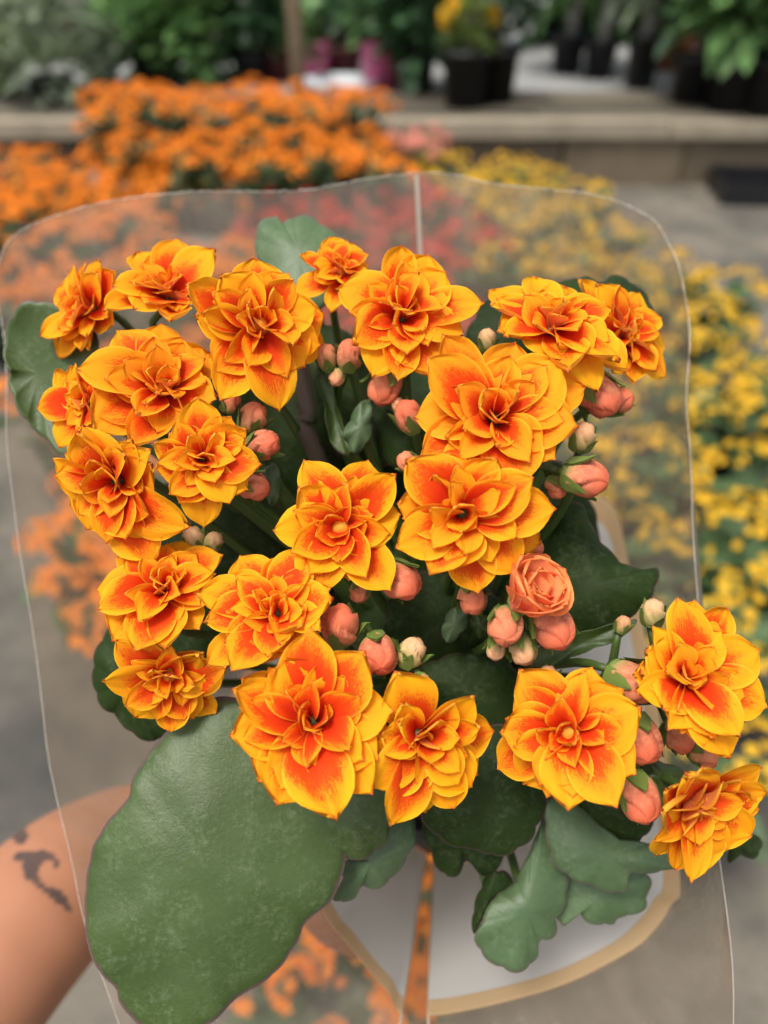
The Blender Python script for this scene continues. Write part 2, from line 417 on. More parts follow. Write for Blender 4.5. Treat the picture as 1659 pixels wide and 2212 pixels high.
# greenhouse side wall far behind: film panels between steel posts
gw = empty('greenhouse_wall', (0, 10.5, PZ)); tag(gw, 'pale translucent greenhouse wall behind all the plants', 'wall')
for i in range(10):
    x0 = -7.5 + i * 1.5
    b = MB(); b.box((x0 + 0.03, 10.5, PZ), (x0 + 1.47, 10.51, 2.6)); child('film_panel', b.mesh('film_panel', [M['poly_film']], False), gw)
    b = MB(); b.box((x0 - 0.025, 10.46, PZ), (x0 + 0.025, 10.55, 2.65)); child('post', b.mesh('post', [M['steel']], False), gw)

# ------------------------------------------------------------------ kalanchoe pots in the background
def bg_leaf(mb, base, d, up, L, W, mi=0):
    s = d.cross(up).normalized()
    p = [base, base + d*L*0.35 + s*W*0.5 + up*L*0.06, base + d*L*0.75 + s*W*0.42 + up*L*0.05, base + d*L, base + d*L*0.75 - s*W*0.42 + up*L*0.05, base + d*L*0.35 - s*W*0.5 + up*L*0.06, base + d*L*0.5 - up*L*0.02]
    mb.add(p, [(0, 1, 6), (1, 2, 6), (2, 3, 6), (3, 4, 6), (4, 5, 6), (5, 0, 6)], mi)
def rdir(rnd):
    a = rnd.random() * 2 * math.pi; z = rnd.uniform(-1, 1); r = math.sqrt(1 - z*z)
    return Vector((r*math.cos(a), r*math.sin(a), z))
def bg_flower(mb, c, n, s, rnd):
    a = n.orthogonal().normalized(); b = n.cross(a); ph = rnd.random() * 6.28
    for k in range(5):
        an = ph + k * 2 * math.pi / 5; e = a*math.cos(an) + b*math.sin(an); t = n.cross(e)
        l = s * rnd.uniform(0.85, 1.15)
        mb.add([c, c + e*l*0.6 + t*l*0.36 + n*l*0.22, c + e*l*1.05 + n*l*0.15, c + e*l*0.6 - t*l*0.36 + n*l*0.22], [(0, 3, 2, 1)])
def kal_variant(seed, R=0.115, H=0.27, nh=11, nf=17, fs=0.0095):
    rnd = random.Random(seed)
    fl = MB(); lf = MB()
    for h in range(nh):
        t = math.sqrt((h + 0.5) / nh); a = h * 2.39996 + rnd.uniform(-.3, .3)
        c = Vector((R*t*math.cos(a), R*t*math.sin(a), H - 0.055*t*t + rnd.uniform(-.02, .015)))
        out = Vector((c.x*4, c.y*4, 1.0)).normalized(); ur = 0.034 * rnd.uniform(.8, 1.2)
        for k in range(nf):
            q = rdir(rnd)
            q = (q + out * 0.8).normalized()
            bg_flower(fl, c + Vector((q.x, q.y, q.z * 0.6)) * ur, (q + out*0.6 + rdir(rnd)*0.3).normalized(), fs * rnd.uniform(.8, 1.25), rnd)
        lf.tube([(c.x*0.25, c.y*0.25, 0.12), tuple(c)], 0.0025, 4)
    for k in range(46):
        a = rnd.random() * 6.28; z = rnd.uniform(0.11, H - 0.06); r = R * rnd.uniform(0.1, 0.75)
        base = Vector((r*math.cos(a)*.5, r*math.sin(a)*.5, z))
        d = Vector((math.cos(a), math.sin(a), rnd.uniform(-.3, .5))).normalized(); s = d.cross(Vector((0, 0, 1))).normalized()
        bg_leaf(lf, base, d, s.cross(d).normalized(), rnd.uniform(.06, .1), rnd.uniform(.035, .055))
    return fl, lf
KV = [kal_variant(s) for s in (11, 12, 13, 14)] + [kal_variant(s, .115, .25, 8, 15, .0080) for s in (15, 16, 17)]
KF = [v[0].mesh('blossoms', [], False) for v in KV]
KL = [v[1].mesh('foliage', [plain('bed_plant_leaf', (0.055, 0.10, 0.035), 0.5, 0.2, 30, 0, 0.1, 0.4)], False) for v in KV]
pb = MB(); pb.lathe([(0.001, 0), (0.042, 0), (0.056, 0.105), (0.06, 0.105), (0.06, 0.12), (0.055, 0.12), (0.052, 0.108), (0.001, 0.106)], n=16)
POT = pb.mesh('pot', [plain('grow_pot', (0.05, 0.05, 0.048), 0.5, 0.2, 10)], True)
def blossom_mat(name, a, b2):
    m, nt, b = newmat(name)
    g = nd(nt, 'ShaderNodeNewGeometry'); oi = nd(nt, 'ShaderNodeObjectInfo')
    c = mixc(nt, g.outputs['Random Per Island'], a, b2)
    c = mixc(nt, math_(nt, 'MULTIPLY', oi.outputs['Random'], 0.3), c, tuple(x * 0.7 for x in a))
    nt.links.new(c, b.inputs['Base Color']); b.inputs['Roughness'].default_value = 0.6; b.inputs['Specular IOR Level'].default_value = 0.2
    translucent(nt, b, c, 0.25)
    return m
BM = {'orange': blossom_mat('orange_blossom', (0.80, 0.20, 0.012), (0.88, 0.30, 0.02)),
      'yellow': blossom_mat('yellow_blossom', (0.80, 0.50, 0.03), (0.74, 0.40, 0.02)),
      'red': blossom_mat('red_blossom', (0.52, 0.032, 0.028), (0.62, 0.07, 0.03)),
      'pink': blossom_mat('pink_blossom', (0.72, 0.22, 0.20), (0.78, 0.36, 0.22))}
KFC = {}
for cname, cm in BM.items():
    for i, me in enumerate(KF):
        m2 = me.copy(); m2.name = 'blossoms'; m2.materials.append(cm); KFC[cname, i] = m2
LAB = {('orange', 'bed'): ('orange-flowered kalanchoe in a small pot, standing in the bed of orange pots', 'orange kalanchoes in the bed'),
       ('orange', 'step'): ('orange-flowered kalanchoe in a small pot, standing on the grey step blocks', 'orange kalanchoes on the steps'),
       ('yellow', 'bed'): ('yellow-flowered kalanchoe in a small pot, standing on the grey ground', 'yellow kalanchoes in the bed'),
       ('red', 'bed'): ('red-flowered kalanchoe in a small pot, between the orange and yellow ones', 'red kalanchoes in the bed'),
       ('pink', 'step'): ('pink-flowered kalanchoe in a small pot, beside the orange ones on the steps', 'pink kalanchoes by the steps')}
krnd = random.Random(21); KALS = []
def kal(colour, where, x, y, z, s=1.0):
    i = krnd.randrange(4) if colour != 'yellow' else 4 + krnd.randrange(3)
    r = empty('potted_kalanchoe', (x, y, z)); r.rotation_euler.z = krnd.random() * 6.28; r.scale = (s, s, s * krnd.uniform(.93, 1.06))
    l, g = LAB[colour, where]; tag(r, l, 'potted plant', g)
    o = obj('blossoms', KFC[colour, i], r); o['kind'] = 'stuff'
    o = obj('foliage', KL[i], r); o['kind'] = 'stuff'
    obj('pot', POT, r)
    KALS.append((colour, where, r))
    return r
ORANGE = [(-150, 290), (300, 295), (440, 330), (560, 420), (600, 700), (560, 1290), (330, 1340), (200, 1290), (150, 960), (70, 760), (-60, 560)]
YELLOW = [(860, 335), (1080, 305), (1240, 350), (1330, 430), (1440, 490), (1620, 580), (1760, 760), (1850, 1560), (1500, 1700), (1330, 1300), (1150, 700), (1060, 520), (930, 420)]
RED = [(500, 450), (640, 372), (780, 372), (1000, 420), (1080, 520), (1060, 720), (800, 780), (560, 660)]
yy = 0.3
row = 0
while yy < 3.35:
    xx = -2.4 + (row % 2) * 0.1
    while xx < 2.4:
        px, py = xx + krnd.uniform(-.03, .03), yy + krnd.uniform(-.03, .03)
        u, v, d = proj((px, py, 0.25))
        if -160 < u < 1850 and not (330 < u < 1230 and 800 < v < 1800):
            if inpoly(u, v, RED): kal('red', 'bed', px, py, 0, 0.95)
            elif inpoly(u, v, ORANGE):
                if krnd.random() < 0.74: kal('orange', 'bed', px, py, 0)
            elif inpoly(u, v, YELLOW): kal('yellow', 'bed', px, py, 0)
        xx += 0.205
    yy += 0.2; row += 1
for (u, v) in ((720, 2120), (850, 1930), (8, 470), (190, 890), (250, 1020), (215, 1165), (285, 1270)):
    p = G(u, v, 0.2); kal('orange', 'bed', p.x, p.y, 0, 0.62 if u < 100 else 0.85)
# grey step blocks carrying the far orange pots
st = empty('step_stand', (-0.5, 2.9, 0)); tag(st, 'grey block steps under the farther orange flower pots', 'stand')
for (y0, y1, h) in ((2.52, 2.93, 0.11), (2.94, 3.42, 0.17)):
    for k in range(4):
        x0 = -1.2 + k * 0.32 + (0.05 if h > 0.1 else 0)
        b = MB(); b.box((x0, y0, 0), (x0 + 0.312, y1, h)); child('block', b.mesh('block', [M['grey_block']], False), st)
for (y, h, xs) in ((3.32, 0.17, [-1.08, -0.9, -0.72, -0.54, -0.36, -0.2]), (3.1, 0.17, [-0.98, -0.8, -0.62, -0.45, -0.26, -0.08]),
                   (2.86, 0.11, [-0.86, -0.66, -0.47, -0.27, -0.06]), (2.64, 0.11, [-0.6, -0.4, -0.2, 0.0])):
    for x in xs: kal('orange', 'step', x + krnd.uniform(-.02, .02), y + krnd.uniform(-.02, .02), h, 1.0)
for (x, y) in ((0.02, 3.3), (0.18, 3.36), (0.12, 3.18)): kal('pink', 'step', x, y, 0.05, 0.85)

ORD = 'first second third fourth fifth sixth seventh eighth ninth tenth eleventh twelfth thirteenth fourteenth fifteenth sixteenth seventeenth'.split()
PLACE = {('orange', 'bed'): 'of the orange bed', ('orange', 'step'): 'on the grey steps', ('yellow', 'bed'): 'of the yellow bed', ('red', 'bed'): 'of the red bed', ('pink', 'step'): 'beside the steps'}
for key in LAB:
    mine = sorted((r for c, w, r in KALS if (c, w) == key), key=lambda r: r.location.y); rows = []
    for r in mine:
        if rows and r.location.y - rows[-1][0].location.y < 0.13: rows[-1].append(r)
        else: rows.append([r])
    for i, rw in enumerate(rows):
        rw.sort(key=lambda r: r.location.x)
        for j, r in enumerate(rw):
            r['label'] = '%s-flowered kalanchoe, %s from the left in the %s row %s' % (key[0], ORD[j], ORD[i], PLACE[key])

# ------------------------------------------------------------------ potted shrubs on the bench behind
def crown_mesh(seed, rx, rz, n, L, W, zc, droop=0.0, mats=(), hollow=0.45, clump=9):
    rnd = random.Random(seed); mb = MB()
    cl = [Vector((rx*0.62*q.x, rx*0.62*q.y, rz*0.62*q.z)) for q in (rdir(rnd) for _ in range(clump))]
    for k in range(n):
        q = rdir(rnd); r = rnd.uniform(hollow, 1.0) * 0.55
        c = cl[k % clump]
        p = c + Vector((q.x*rx*r, q.y*rx*r, q.z*rz*r)); p.z += zc
        d = (q + Vector((c.x, c.y, 0)).normalized()*0.5 + Vector((0, 0, 0.35 - droop))).normalized()
        s = d.cross(Vector((0, 0, 1)))
        if s.length < 1e-3: continue
        up = s.normalized().cross(d).normalized()
        bg_leaf(mb, p, d, (up + rdir(rnd)*0.4).normalized(), L*rnd.uniform(.7, 1.3), W*rnd.uniform(.7, 1.25))
    return mb
GREENS = [plain('foliage_mid', (0.14, 0.265, 0.085), 0.45, 0.25, 12, 0, 0.25, 0.5),
          plain('foliage_bright', (0.28, 0.46, 0.15), 0.45, 0.25, 12, 0, 0.3, 0.45),
          plain('foliage_dark', (0.055, 0.12, 0.05), 0.4, 0.25, 12, 0, 0.15, 0.5),
          plain('foliage_grey', (0.27, 0.33, 0.21), 0.5, 0.25, 12, 0, 0.2, 0.45),
          plain('foliage_olive', (0.21, 0.28, 0.07), 0.5, 0.25, 12, 0, 0.25, 0.45)]
def pot_obj(name, root, r0, h, mat, n=20):
    b = MB(); z = 0
    b.lathe([(0.001, 0), (r0*0.8, 0), (r0*0.97, h*0.9), (r0*1.04, h*0.9), (r0*1.04, h), (r0*0.97, h), (r0*0.94, h*0.9), (0.001, h*0.88)], n=n)
    me = b.mesh(name, [mat]); o = obj(name, me, root); return o
def shrub(u, v, potw, poth, crown, label, cat='potted plant', pot='black_plastic', z=PZ, mat=0, stem=0.25, seed=0, name='potted_shrub', blooms=None, group=None, wood='stem_brown'):
    """u, v: picture position of the pot's foot on the bench"""
    p = G(u, v, z)
    r = empty(name, p); tag(r, label, cat, group)
    if poth: pot_obj('pot', r, potw / 2, poth, M[pot])
    rx, rz, n, L, W, droop = crown
    zc = poth + stem + rz * 0.55
    cm = crown_mesh(seed, rx, rz, n, L, W, zc, droop).mesh('crown', [GREENS[mat]], False)
    o = obj('crown', cm, r); o['kind'] = 'stuff'
    t = MB(); rnd = random.Random(seed)
    t.tube([(0, 0, poth*0.8), (0.01, 0, poth + stem*0.6), (0, 0.01, zc)], [0.014, 0.011, 0.006] if wood == 'stem_brown' else [.034, .03, .02], 6)
    for k in range(4):
        q = rdir(rnd); t.tube([(0, 0, poth + stem*0.7), (q.x*rx*.6, q.y*rx*.6, zc + abs(q.z)*rz*.5)], [0.007, 0.003], 5)
    obj('trunk', t.mesh('trunk', [M[wood]]), r)
    if blooms:
        bm, nb, bs, bmat = blooms, 0, 0, 0
        nb, bs, bmat = blooms
        f = MB()
        for k in range(nb):
            q = rdir(rnd); q.z = abs(q.z) * 0.9 + 0.1
            c = Vector((q.x*rx*1.0, q.y*rx*1.0, zc + q.z*rz*1.0))
            for j in range(7): bg_flower(f, c + rdir(rnd)*bs*0.7, (q + rdir(rnd)*0.6).normalized(), bs, rnd)
        o = obj('blossoms', f.mesh('blossoms', [bmat], False), r); o['kind'] = 'stuff'
    return r
WHITEB = plain('white_petals', (0.75, 0.74, 0.68), 0.6, 0.1, 30, 0, 0.3)
YELB = plain('yellow_petals', (0.80, 0.50, 0.03), 0.6, 0.1, 30, 0, 0.3)
PEACHB = plain('peach_petals', (0.62, 0.40, 0.28), 0.6, 0.1, 30, 0, 0.3)
# near row, left part
shrub(120, 226, 0.22, 0.12, (0.26, 0.26, 520, 0.075, 0.035, 0.1), 'grey-green bush with a large white bloom at the bench edge', mat=3, stem=0.02, seed=31, blooms=(3, 0.05, WHITEB))
shrub(10, 205, 0.2, 0.14, (0.2, 0.22, 300, 0.08, 0.04, 0.1), 'low olive bush at the end of the bench beside the white-bloomed bush', mat=4, stem=0.02, seed=32)
shrub(228, 196, 0.16, 0.13, (0.13, 0.12, 160, 0.07, 0.035, 0.1), 'small silvery plant in a black pot beside the white-bloomed bush', mat=3, stem=0.02, seed=33, blooms=(2, 0.03, PEACHB))
shrub(330, 178, 0.2, 0.14, (0.24, 0.2, 420, 0.1, 0.06, 0.25), 'dark green bushy plant behind the orange flowers', mat=0, stem=0.0, seed=34)
shrub(440, 176, 0.2, 0.14, (0.26, 0.22, 440, 0.11, 0.06, 0.25), 'broad-leaved green plant behind the middle of the orange flowers', mat=0, stem=0.0, seed=35)
shrub(545, 176, 0.2, 0.14, (0.22, 0.2, 380, 0.1, 0.055, 0.25), 'dark green plant close to the wooden stake', mat=2, stem=0.0, seed=36, blooms=(1, 0.03, WHITEB))
# pots near the stake
shrub(612, 172, 0.22, 0.17, (0.12, 0.12, 120, 0.08, 0.045, 0.1), 'leafy plant in a dark maroon pot at the foot of the stake', pot='maroon_pot', mat=2, stem=0.0, seed=37)
shrub(676, 178, 0.20, 0.19, (0.12, 0.12, 120, 0.08, 0.045, 0.1), 'leafy plant in a pink wrapped pot beside the wooden stake', pot='pink_wrap', mat=0, stem=0.0, seed=38)
shrub(742, 170, 0.22, 0.16, (0.13, 0.12, 140, 0.08, 0.045, 0.1), 'leafy plant in a maroon pot between the two pink pots', pot='maroon_pot', mat=2, stem=0.0, seed=39)
shrub(826, 190, 0.23, 0.22, (0.15, 0.16, 200, 0.09, 0.05, 0.1), 'leafy plant in the larger pink wrapped pot', pot='pink_wrap', mat=0, stem=0.0, seed=40)
shrub(905, 196, 0.16, 0.2, (0.22, 0.3, 520, 0.10, 0.055, 0.2), 'dense dark green shrub in a slim black pot beside the pink pot', mat=2, stem=0.02, seed=41)
shrub(1002, 232, 0.225, 0.235, (0.1, 0.12, 120, 0.07, 0.035, 0.0), 'plant with yellow bloom in the nearer of two paired black pots', mat=4, stem=0.03, seed=42, blooms=(5, 0.035, YELB))
shrub(1068, 222, 0.2, 0.225, (0.14, 0.22, 220, 0.08, 0.04, 0.0), 'dark shrub in the farther of two paired black pots', mat=2, stem=0.05, seed=43)
# back row of slim pots in the gap
for i, (u, v, w, h, lab) in enumerate(((1222, 158, .19, .19, 'slim-stemmed plant in a black pot farthest along the pale floor'),
                                        (1290, 168, .18, .18, 'slim-stemmed plant in a black pot between two others on pale floor'),
                                        (1378, 190, .17, .24, 'tall plant in a narrow black pot on the pale floor'))):
    shrub(u, v, w, h, (0.24, 0.30, 320, 0.2, 0.035, 0.55), lab, mat=(0, 4, 3)[i], stem=0.32, seed=50 + i, wood='pale_trunk')
shrub(1448, 150, 0.22, 0.17, (0.12, 0.12, 90, 0.1, 0.04, 0.2), 'plant in a terracotta pot among the dark pots', pot='terracotta', mat=2, stem=0.02, seed=54)
for i, (u, v, w, h, m_, lab) in enumerate(((1492, 222, .23, .2, 2, 'large-leaved dark plant in a black pot by the pale floor'),
                                        (1572, 240, .24, .2, 0, 'large-leaved green plant in the middle black pot of the end row'),
                                        (1655, 250, .25, .22, 2, 'large-leaved dark plant in the end black pot of the row'),
                                        (1540, 195, .22, .2, 0, 'tall dark plant standing behind the black pots of the end row'),
                                        (1630, 200, .22, .2, 2, 'bushy dark plant standing behind the end black pot'))):
    shrub(u, v, w, h, (0.20, 0.24, 190, 0.17, 0.07, 0.2), lab, mat=m_, stem=0.15, seed=60 + i)
# far row of taller shrubs
far = [(-40, 128, 0, .34, .5), (60, 120, 2, .34, .5), (150, 118, 1, .34, .5), (250, 118, 0, .34, .5), (330, 116, 1, .36, .55), (420, 118, 1, .36, .5),
       (510, 118, 0, .34, .5), (600, 120, 0, .32, .5), (690, 118, 4, .32, .5), (780, 118, 2, .32, .5), (860, 118, 0, .34, .5), (950, 116, 2, .32, .5),
       (1050, 108, 2, .28, .5), (1180, 92, 0, .30, .5), (1270, 90, 2, .34, .55), (1360, 92, 0, .34, .55), (1450, 96, 0, .3, .5), (1540, 100, 2, .34, .5), (1630, 100, 0, .34, .5), (1720, 100, 2, .34, .5)]
FL = ['far leafy shrub at the very end of the back row', 'deep green shrub behind the white-bloomed bush', 'bright green shrub behind the white-bloomed bush', 'mid green shrub behind the silvery plant',
      'bright yellow-green shrub in the back row above the orange flowers', 'bright green spreading shrub in the back row', 'mid green shrub in the back row close to the stake', 'leafy shrub directly behind the stake and maroon pot',
      'olive yellowish shrub in the back row just past the stake', 'dark shrub in the back row between the pink pots', 'mid green shrub in the back row above the larger pink pot', 'dark dense shrub in the back row above the slim black pot',
      'dark shrub in the back row behind the paired black pots', 'far green shrub beyond the pale floor gap', 'far dark shrub above the slim-stemmed pots', 'far green shrub above the narrow black pot', 'green shrub behind the terracotta pot', 'dark shrub in the back row behind the end pots', 'green shrub in the back row behind the end pots', 'outermost dark shrub of the back row past the end pots']
for i, (u, v, m_, rx, rz) in enumerate(far):
    shrub(u, v, 0.24, 0.2, (rx, rz, 620, 0.12, 0.06, 0.15), FL[i], mat=m_, stem=0.0, seed=80 + i, group='tall shrubs of the back row')
# wooden stake, white dish, black trays
p = G(645, 212, PZ); b = MB(); b.tube([(0, 0, -0.002), (0.004, 0, 0.9), (0, 0.006, 1.9)], [0.036, 0.034, 0.033], 10)
o = obj('wooden_stake', b.mesh('wooden_stake', [M['pole']])); o.location = p; tag(o, 'pale wooden stake standing among the pots behind the orange flowers', 'stake')
p = G(735, 196, PZ); b = MB(); b.lathe([(0.001, 0), (0.15, 0), (0.19, 0.05), (0.18, 0.05), (0.145, 0.012), (0.001, 0.012)], n=32)
o = obj('white_dish', b.mesh('white_dish', [M['white_tray']])); o.location = p; tag(o, 'round white dish lying in front of the pink pots', 'dish')
def tray(u, v, sx, sy, h, rz, lab):
    p = G(u, v, 0); t = 0.008
    r = empty('seed_tray', p); r.rotation_euler.z = rz; tag(r, lab, 'tray', 'black trays on the ground')
    b = MB(); b.box((-sx/2, -sy/2, 0.004), (sx/2, sy/2, 0.014)); obj('base', b.mesh('base', [M['black_plastic']], False), r)
    for (a0, a1) in (((-sx/2, -sy/2, .014), (sx/2, -sy/2+t, h)), ((-sx/2, sy/2-t, .014), (sx/2, sy/2, h)), ((-sx/2, -sy/2+t, .014), (-sx/2+t, sy/2-t, h)), ((sx/2-t, -sy/2+t, .014), (sx/2, sy/2-t, h))):
        b = MB(); b.box(a0, a1); obj('side', b.mesh('side', [M['black_plastic']], False), r)
tray(1625, 425, 0.34, 0.3, 0.09, -0.12, 'black plastic tray on the grey ground beside the yellow flowers')
tray(1255, 378, 0.26, 0.16, 0.05, -0.5, 'low black tray partly behind the yellow flowers')

# ------------------------------------------------------------------ the held pot
PTOP = P(950, 1545, .30)
AXW = (P(850, 1106, .185) - PTOP).normalized()                # the pot leans towards the viewer
POTH = 0.10
PBOT = PTOP - AXW * POTH
AXR = (RT - AXW * RT.dot(AXW)).normalized(); AXB = AXW.cross(AXR)
def around(ang, h, r):
    return PBOT + AXW * h + AXR * (r * math.sin(R_(ang))) + AXB * (r * math.cos(R_(ang)))
def axis_pt(p): return PBOT + AXW * (p - PBOT).dot(AXW)
pot = empty('nursery_pot', PBOT); pot.rotation_mode = 'QUATERNION'; pot.rotation_quaternion = AXW.to_track_quat('Z', 'Y')
tag(pot, 'dark nursery pot inside the clear sleeve, holding the double-flowered plant', 'flower pot')
pot_obj('pot_body', pot, 0.044, POTH, M['black_plastic'], 32)
b = MB(); b.lathe([(0.0005, 0.0915), (0.02, 0.092), (0.0410, 0.090)], n=32); obj('soil', b.mesh('soil', [M['soil']]), pot)

# ------------------------------------------------------------------ clear sleeve
RIM = [(900,372,.27),(1080,405,.268),(1300,430,.263),(1420,485,.258),(1475,640,.25),(1490,900,.24),(1510,1200,.228),(1540,1700,.212),(1585,2212,.2),(1520,2600,.195),
       (905,2800,.2),(420,2560,.21),(265,2250,.216),(185,1970,.22),(110,1600,.228),(25,1080,.24),(6,760,.25),(-8,590,.255),(60,492,.26),(330,425,.265),(640,408,.268)]
PRN = [(935,1211,.311),(1060,1170,.31),(1220,1090,.31),(1322,1080,.305),(1365,1227,.29),(1425,1500,.268),(1476,1885,.247),(1450,1968,.243),(1375,2054,.24),(1180,2150,.238),
       (898,2205,.236),(830,2148,.238),(740,2043,.242),(695,1978,.246),(600,1780,.258),(540,1600,.27),(540,1450,.28),(590,1350,.29),(660,1290,.3),(740,1250,.305),(840,1225,.31)]
NS = 168
def loop3(L): return [Vector(q) for q in catmull([tuple(P(*p)) for p in L], NS)]
rim, prn = loop3(RIM), loop3(PRN)
low = []
for k in range(NS):
    i = k / NS * 21
    ph = i * 18 if i <= 10 else 180 + (i - 10) * 180 / 11
    low.append(around(ph + 22, 0.0, 0.0365))
def sleeve_pt(k, t, off=0.0):
    """t 0 base, 1 print edge, 2 rim"""
    k %= NS
    if t <= 1: p = low[k].lerp(prn[k], t)
    else:
        f = t - 1; p = prn[k].lerp(rim[k], f)
    c = axis_pt(p); out = (p - c).normalized()
    w = noise.noise(Vector((k / NS * 40, t * 2.2, 3.1))) * 0.0016 + noise.noise(Vector((k / NS * 12, t * 1.1, 9.7))) * 0.003
    if t <= 1: w *= .25
    else: w = w * lerp(.25, 1, t - 1) + 0.006 * math.sin(math.pi * (t - 1))
    return p + out * (w + off)
sl = empty('plastic_sleeve', PBOT); tag(sl, 'clear plastic flower sleeve with white lower print and tan border around the held plant', 'plastic sleeve')
def band(name, t0, t1, nt_, mat, k0=0, k1=NS, off=0.0, closed=True):
    V, F, U = [], [], []
    ks = list(range(k0, k1 + 1))
    for j in range(nt_ + 1):
        t = lerp(t0, t1, j / nt_)
        for k in ks: V.append(sleeve_pt(k, t, off)); U.append((k / NS, t))
    n = len(ks)
    for j in range(nt_):
        for a in range(n - 1): F.append((j*n+a, j*n+a+1, (j+1)*n+a+1, (j+1)*n+a))
    return child(name, mesh(name, V, F, [mat], True, None, U), sl)
band('film', 0.0, 2.0, 40, M['film'])
gap0, gap1 = int(NS * 10.0 / 21) - 1, int(NS * 10.0 / 21) + 2          # clear strip left at the front join
o = band('printed_panel', 0.0, 0.93, 16, M['white_print'], gap1 - NS, gap0, -0.0012)
o = band('border_print', 0.931, 1.0, 3, M['tan_print'], gap1 - NS, gap0, -0.0012)
# heat-sealed joins
def strip(name, k, t0, t1, w, mat, off=-0.0006):
    mb = MB(); V = []; F = []; n = 30
    for j in range(n + 1):
        t = lerp(t0, t1, j / n); p = sleeve_pt(k, t); q = sleeve_pt(k + 1, t); d = (q - p).normalized()
        inn = (axis_pt(p) - p).normalized() * 0.0012
        V += [p - d*w + inn, p + d*w + inn]
    for j in range(n): F.append((2*j, 2*j+1, 2*j+3, 2*j+2))
    child(name, mesh(name, V, F, [mat]), sl)
strip('seam', 0, 0.0, 2.0, 0.0008, M['film_seam'])
strip('seam', gap0, 0.0, 1.6, 0.0004, M['film_seam']); strip('seam', gap1, 0.0, 1.6, 0.0004, M['film_seam'])
# cut edge, slightly toothed
mb = MB(); pts = []
for k in range(NS * 4 + 1):
    a, f = divmod(k, 4); p = sleeve_pt(a, 2.0).lerp(sleeve_pt(a + 1, 2.0), f / 4)
    back = p.z > .88
    pts.append(p + Vector((0, 0, (0.0006 if back else 0.0) * (k % 2) * random.random())))
er = random.Random(4); mb.tube(pts, [er.uniform(.00006, .00018) if q.z > .88 else .00010 for q in pts], 5); child('cut_edge', mb.mesh('cut_edge', [M['film_edge']]), sl)

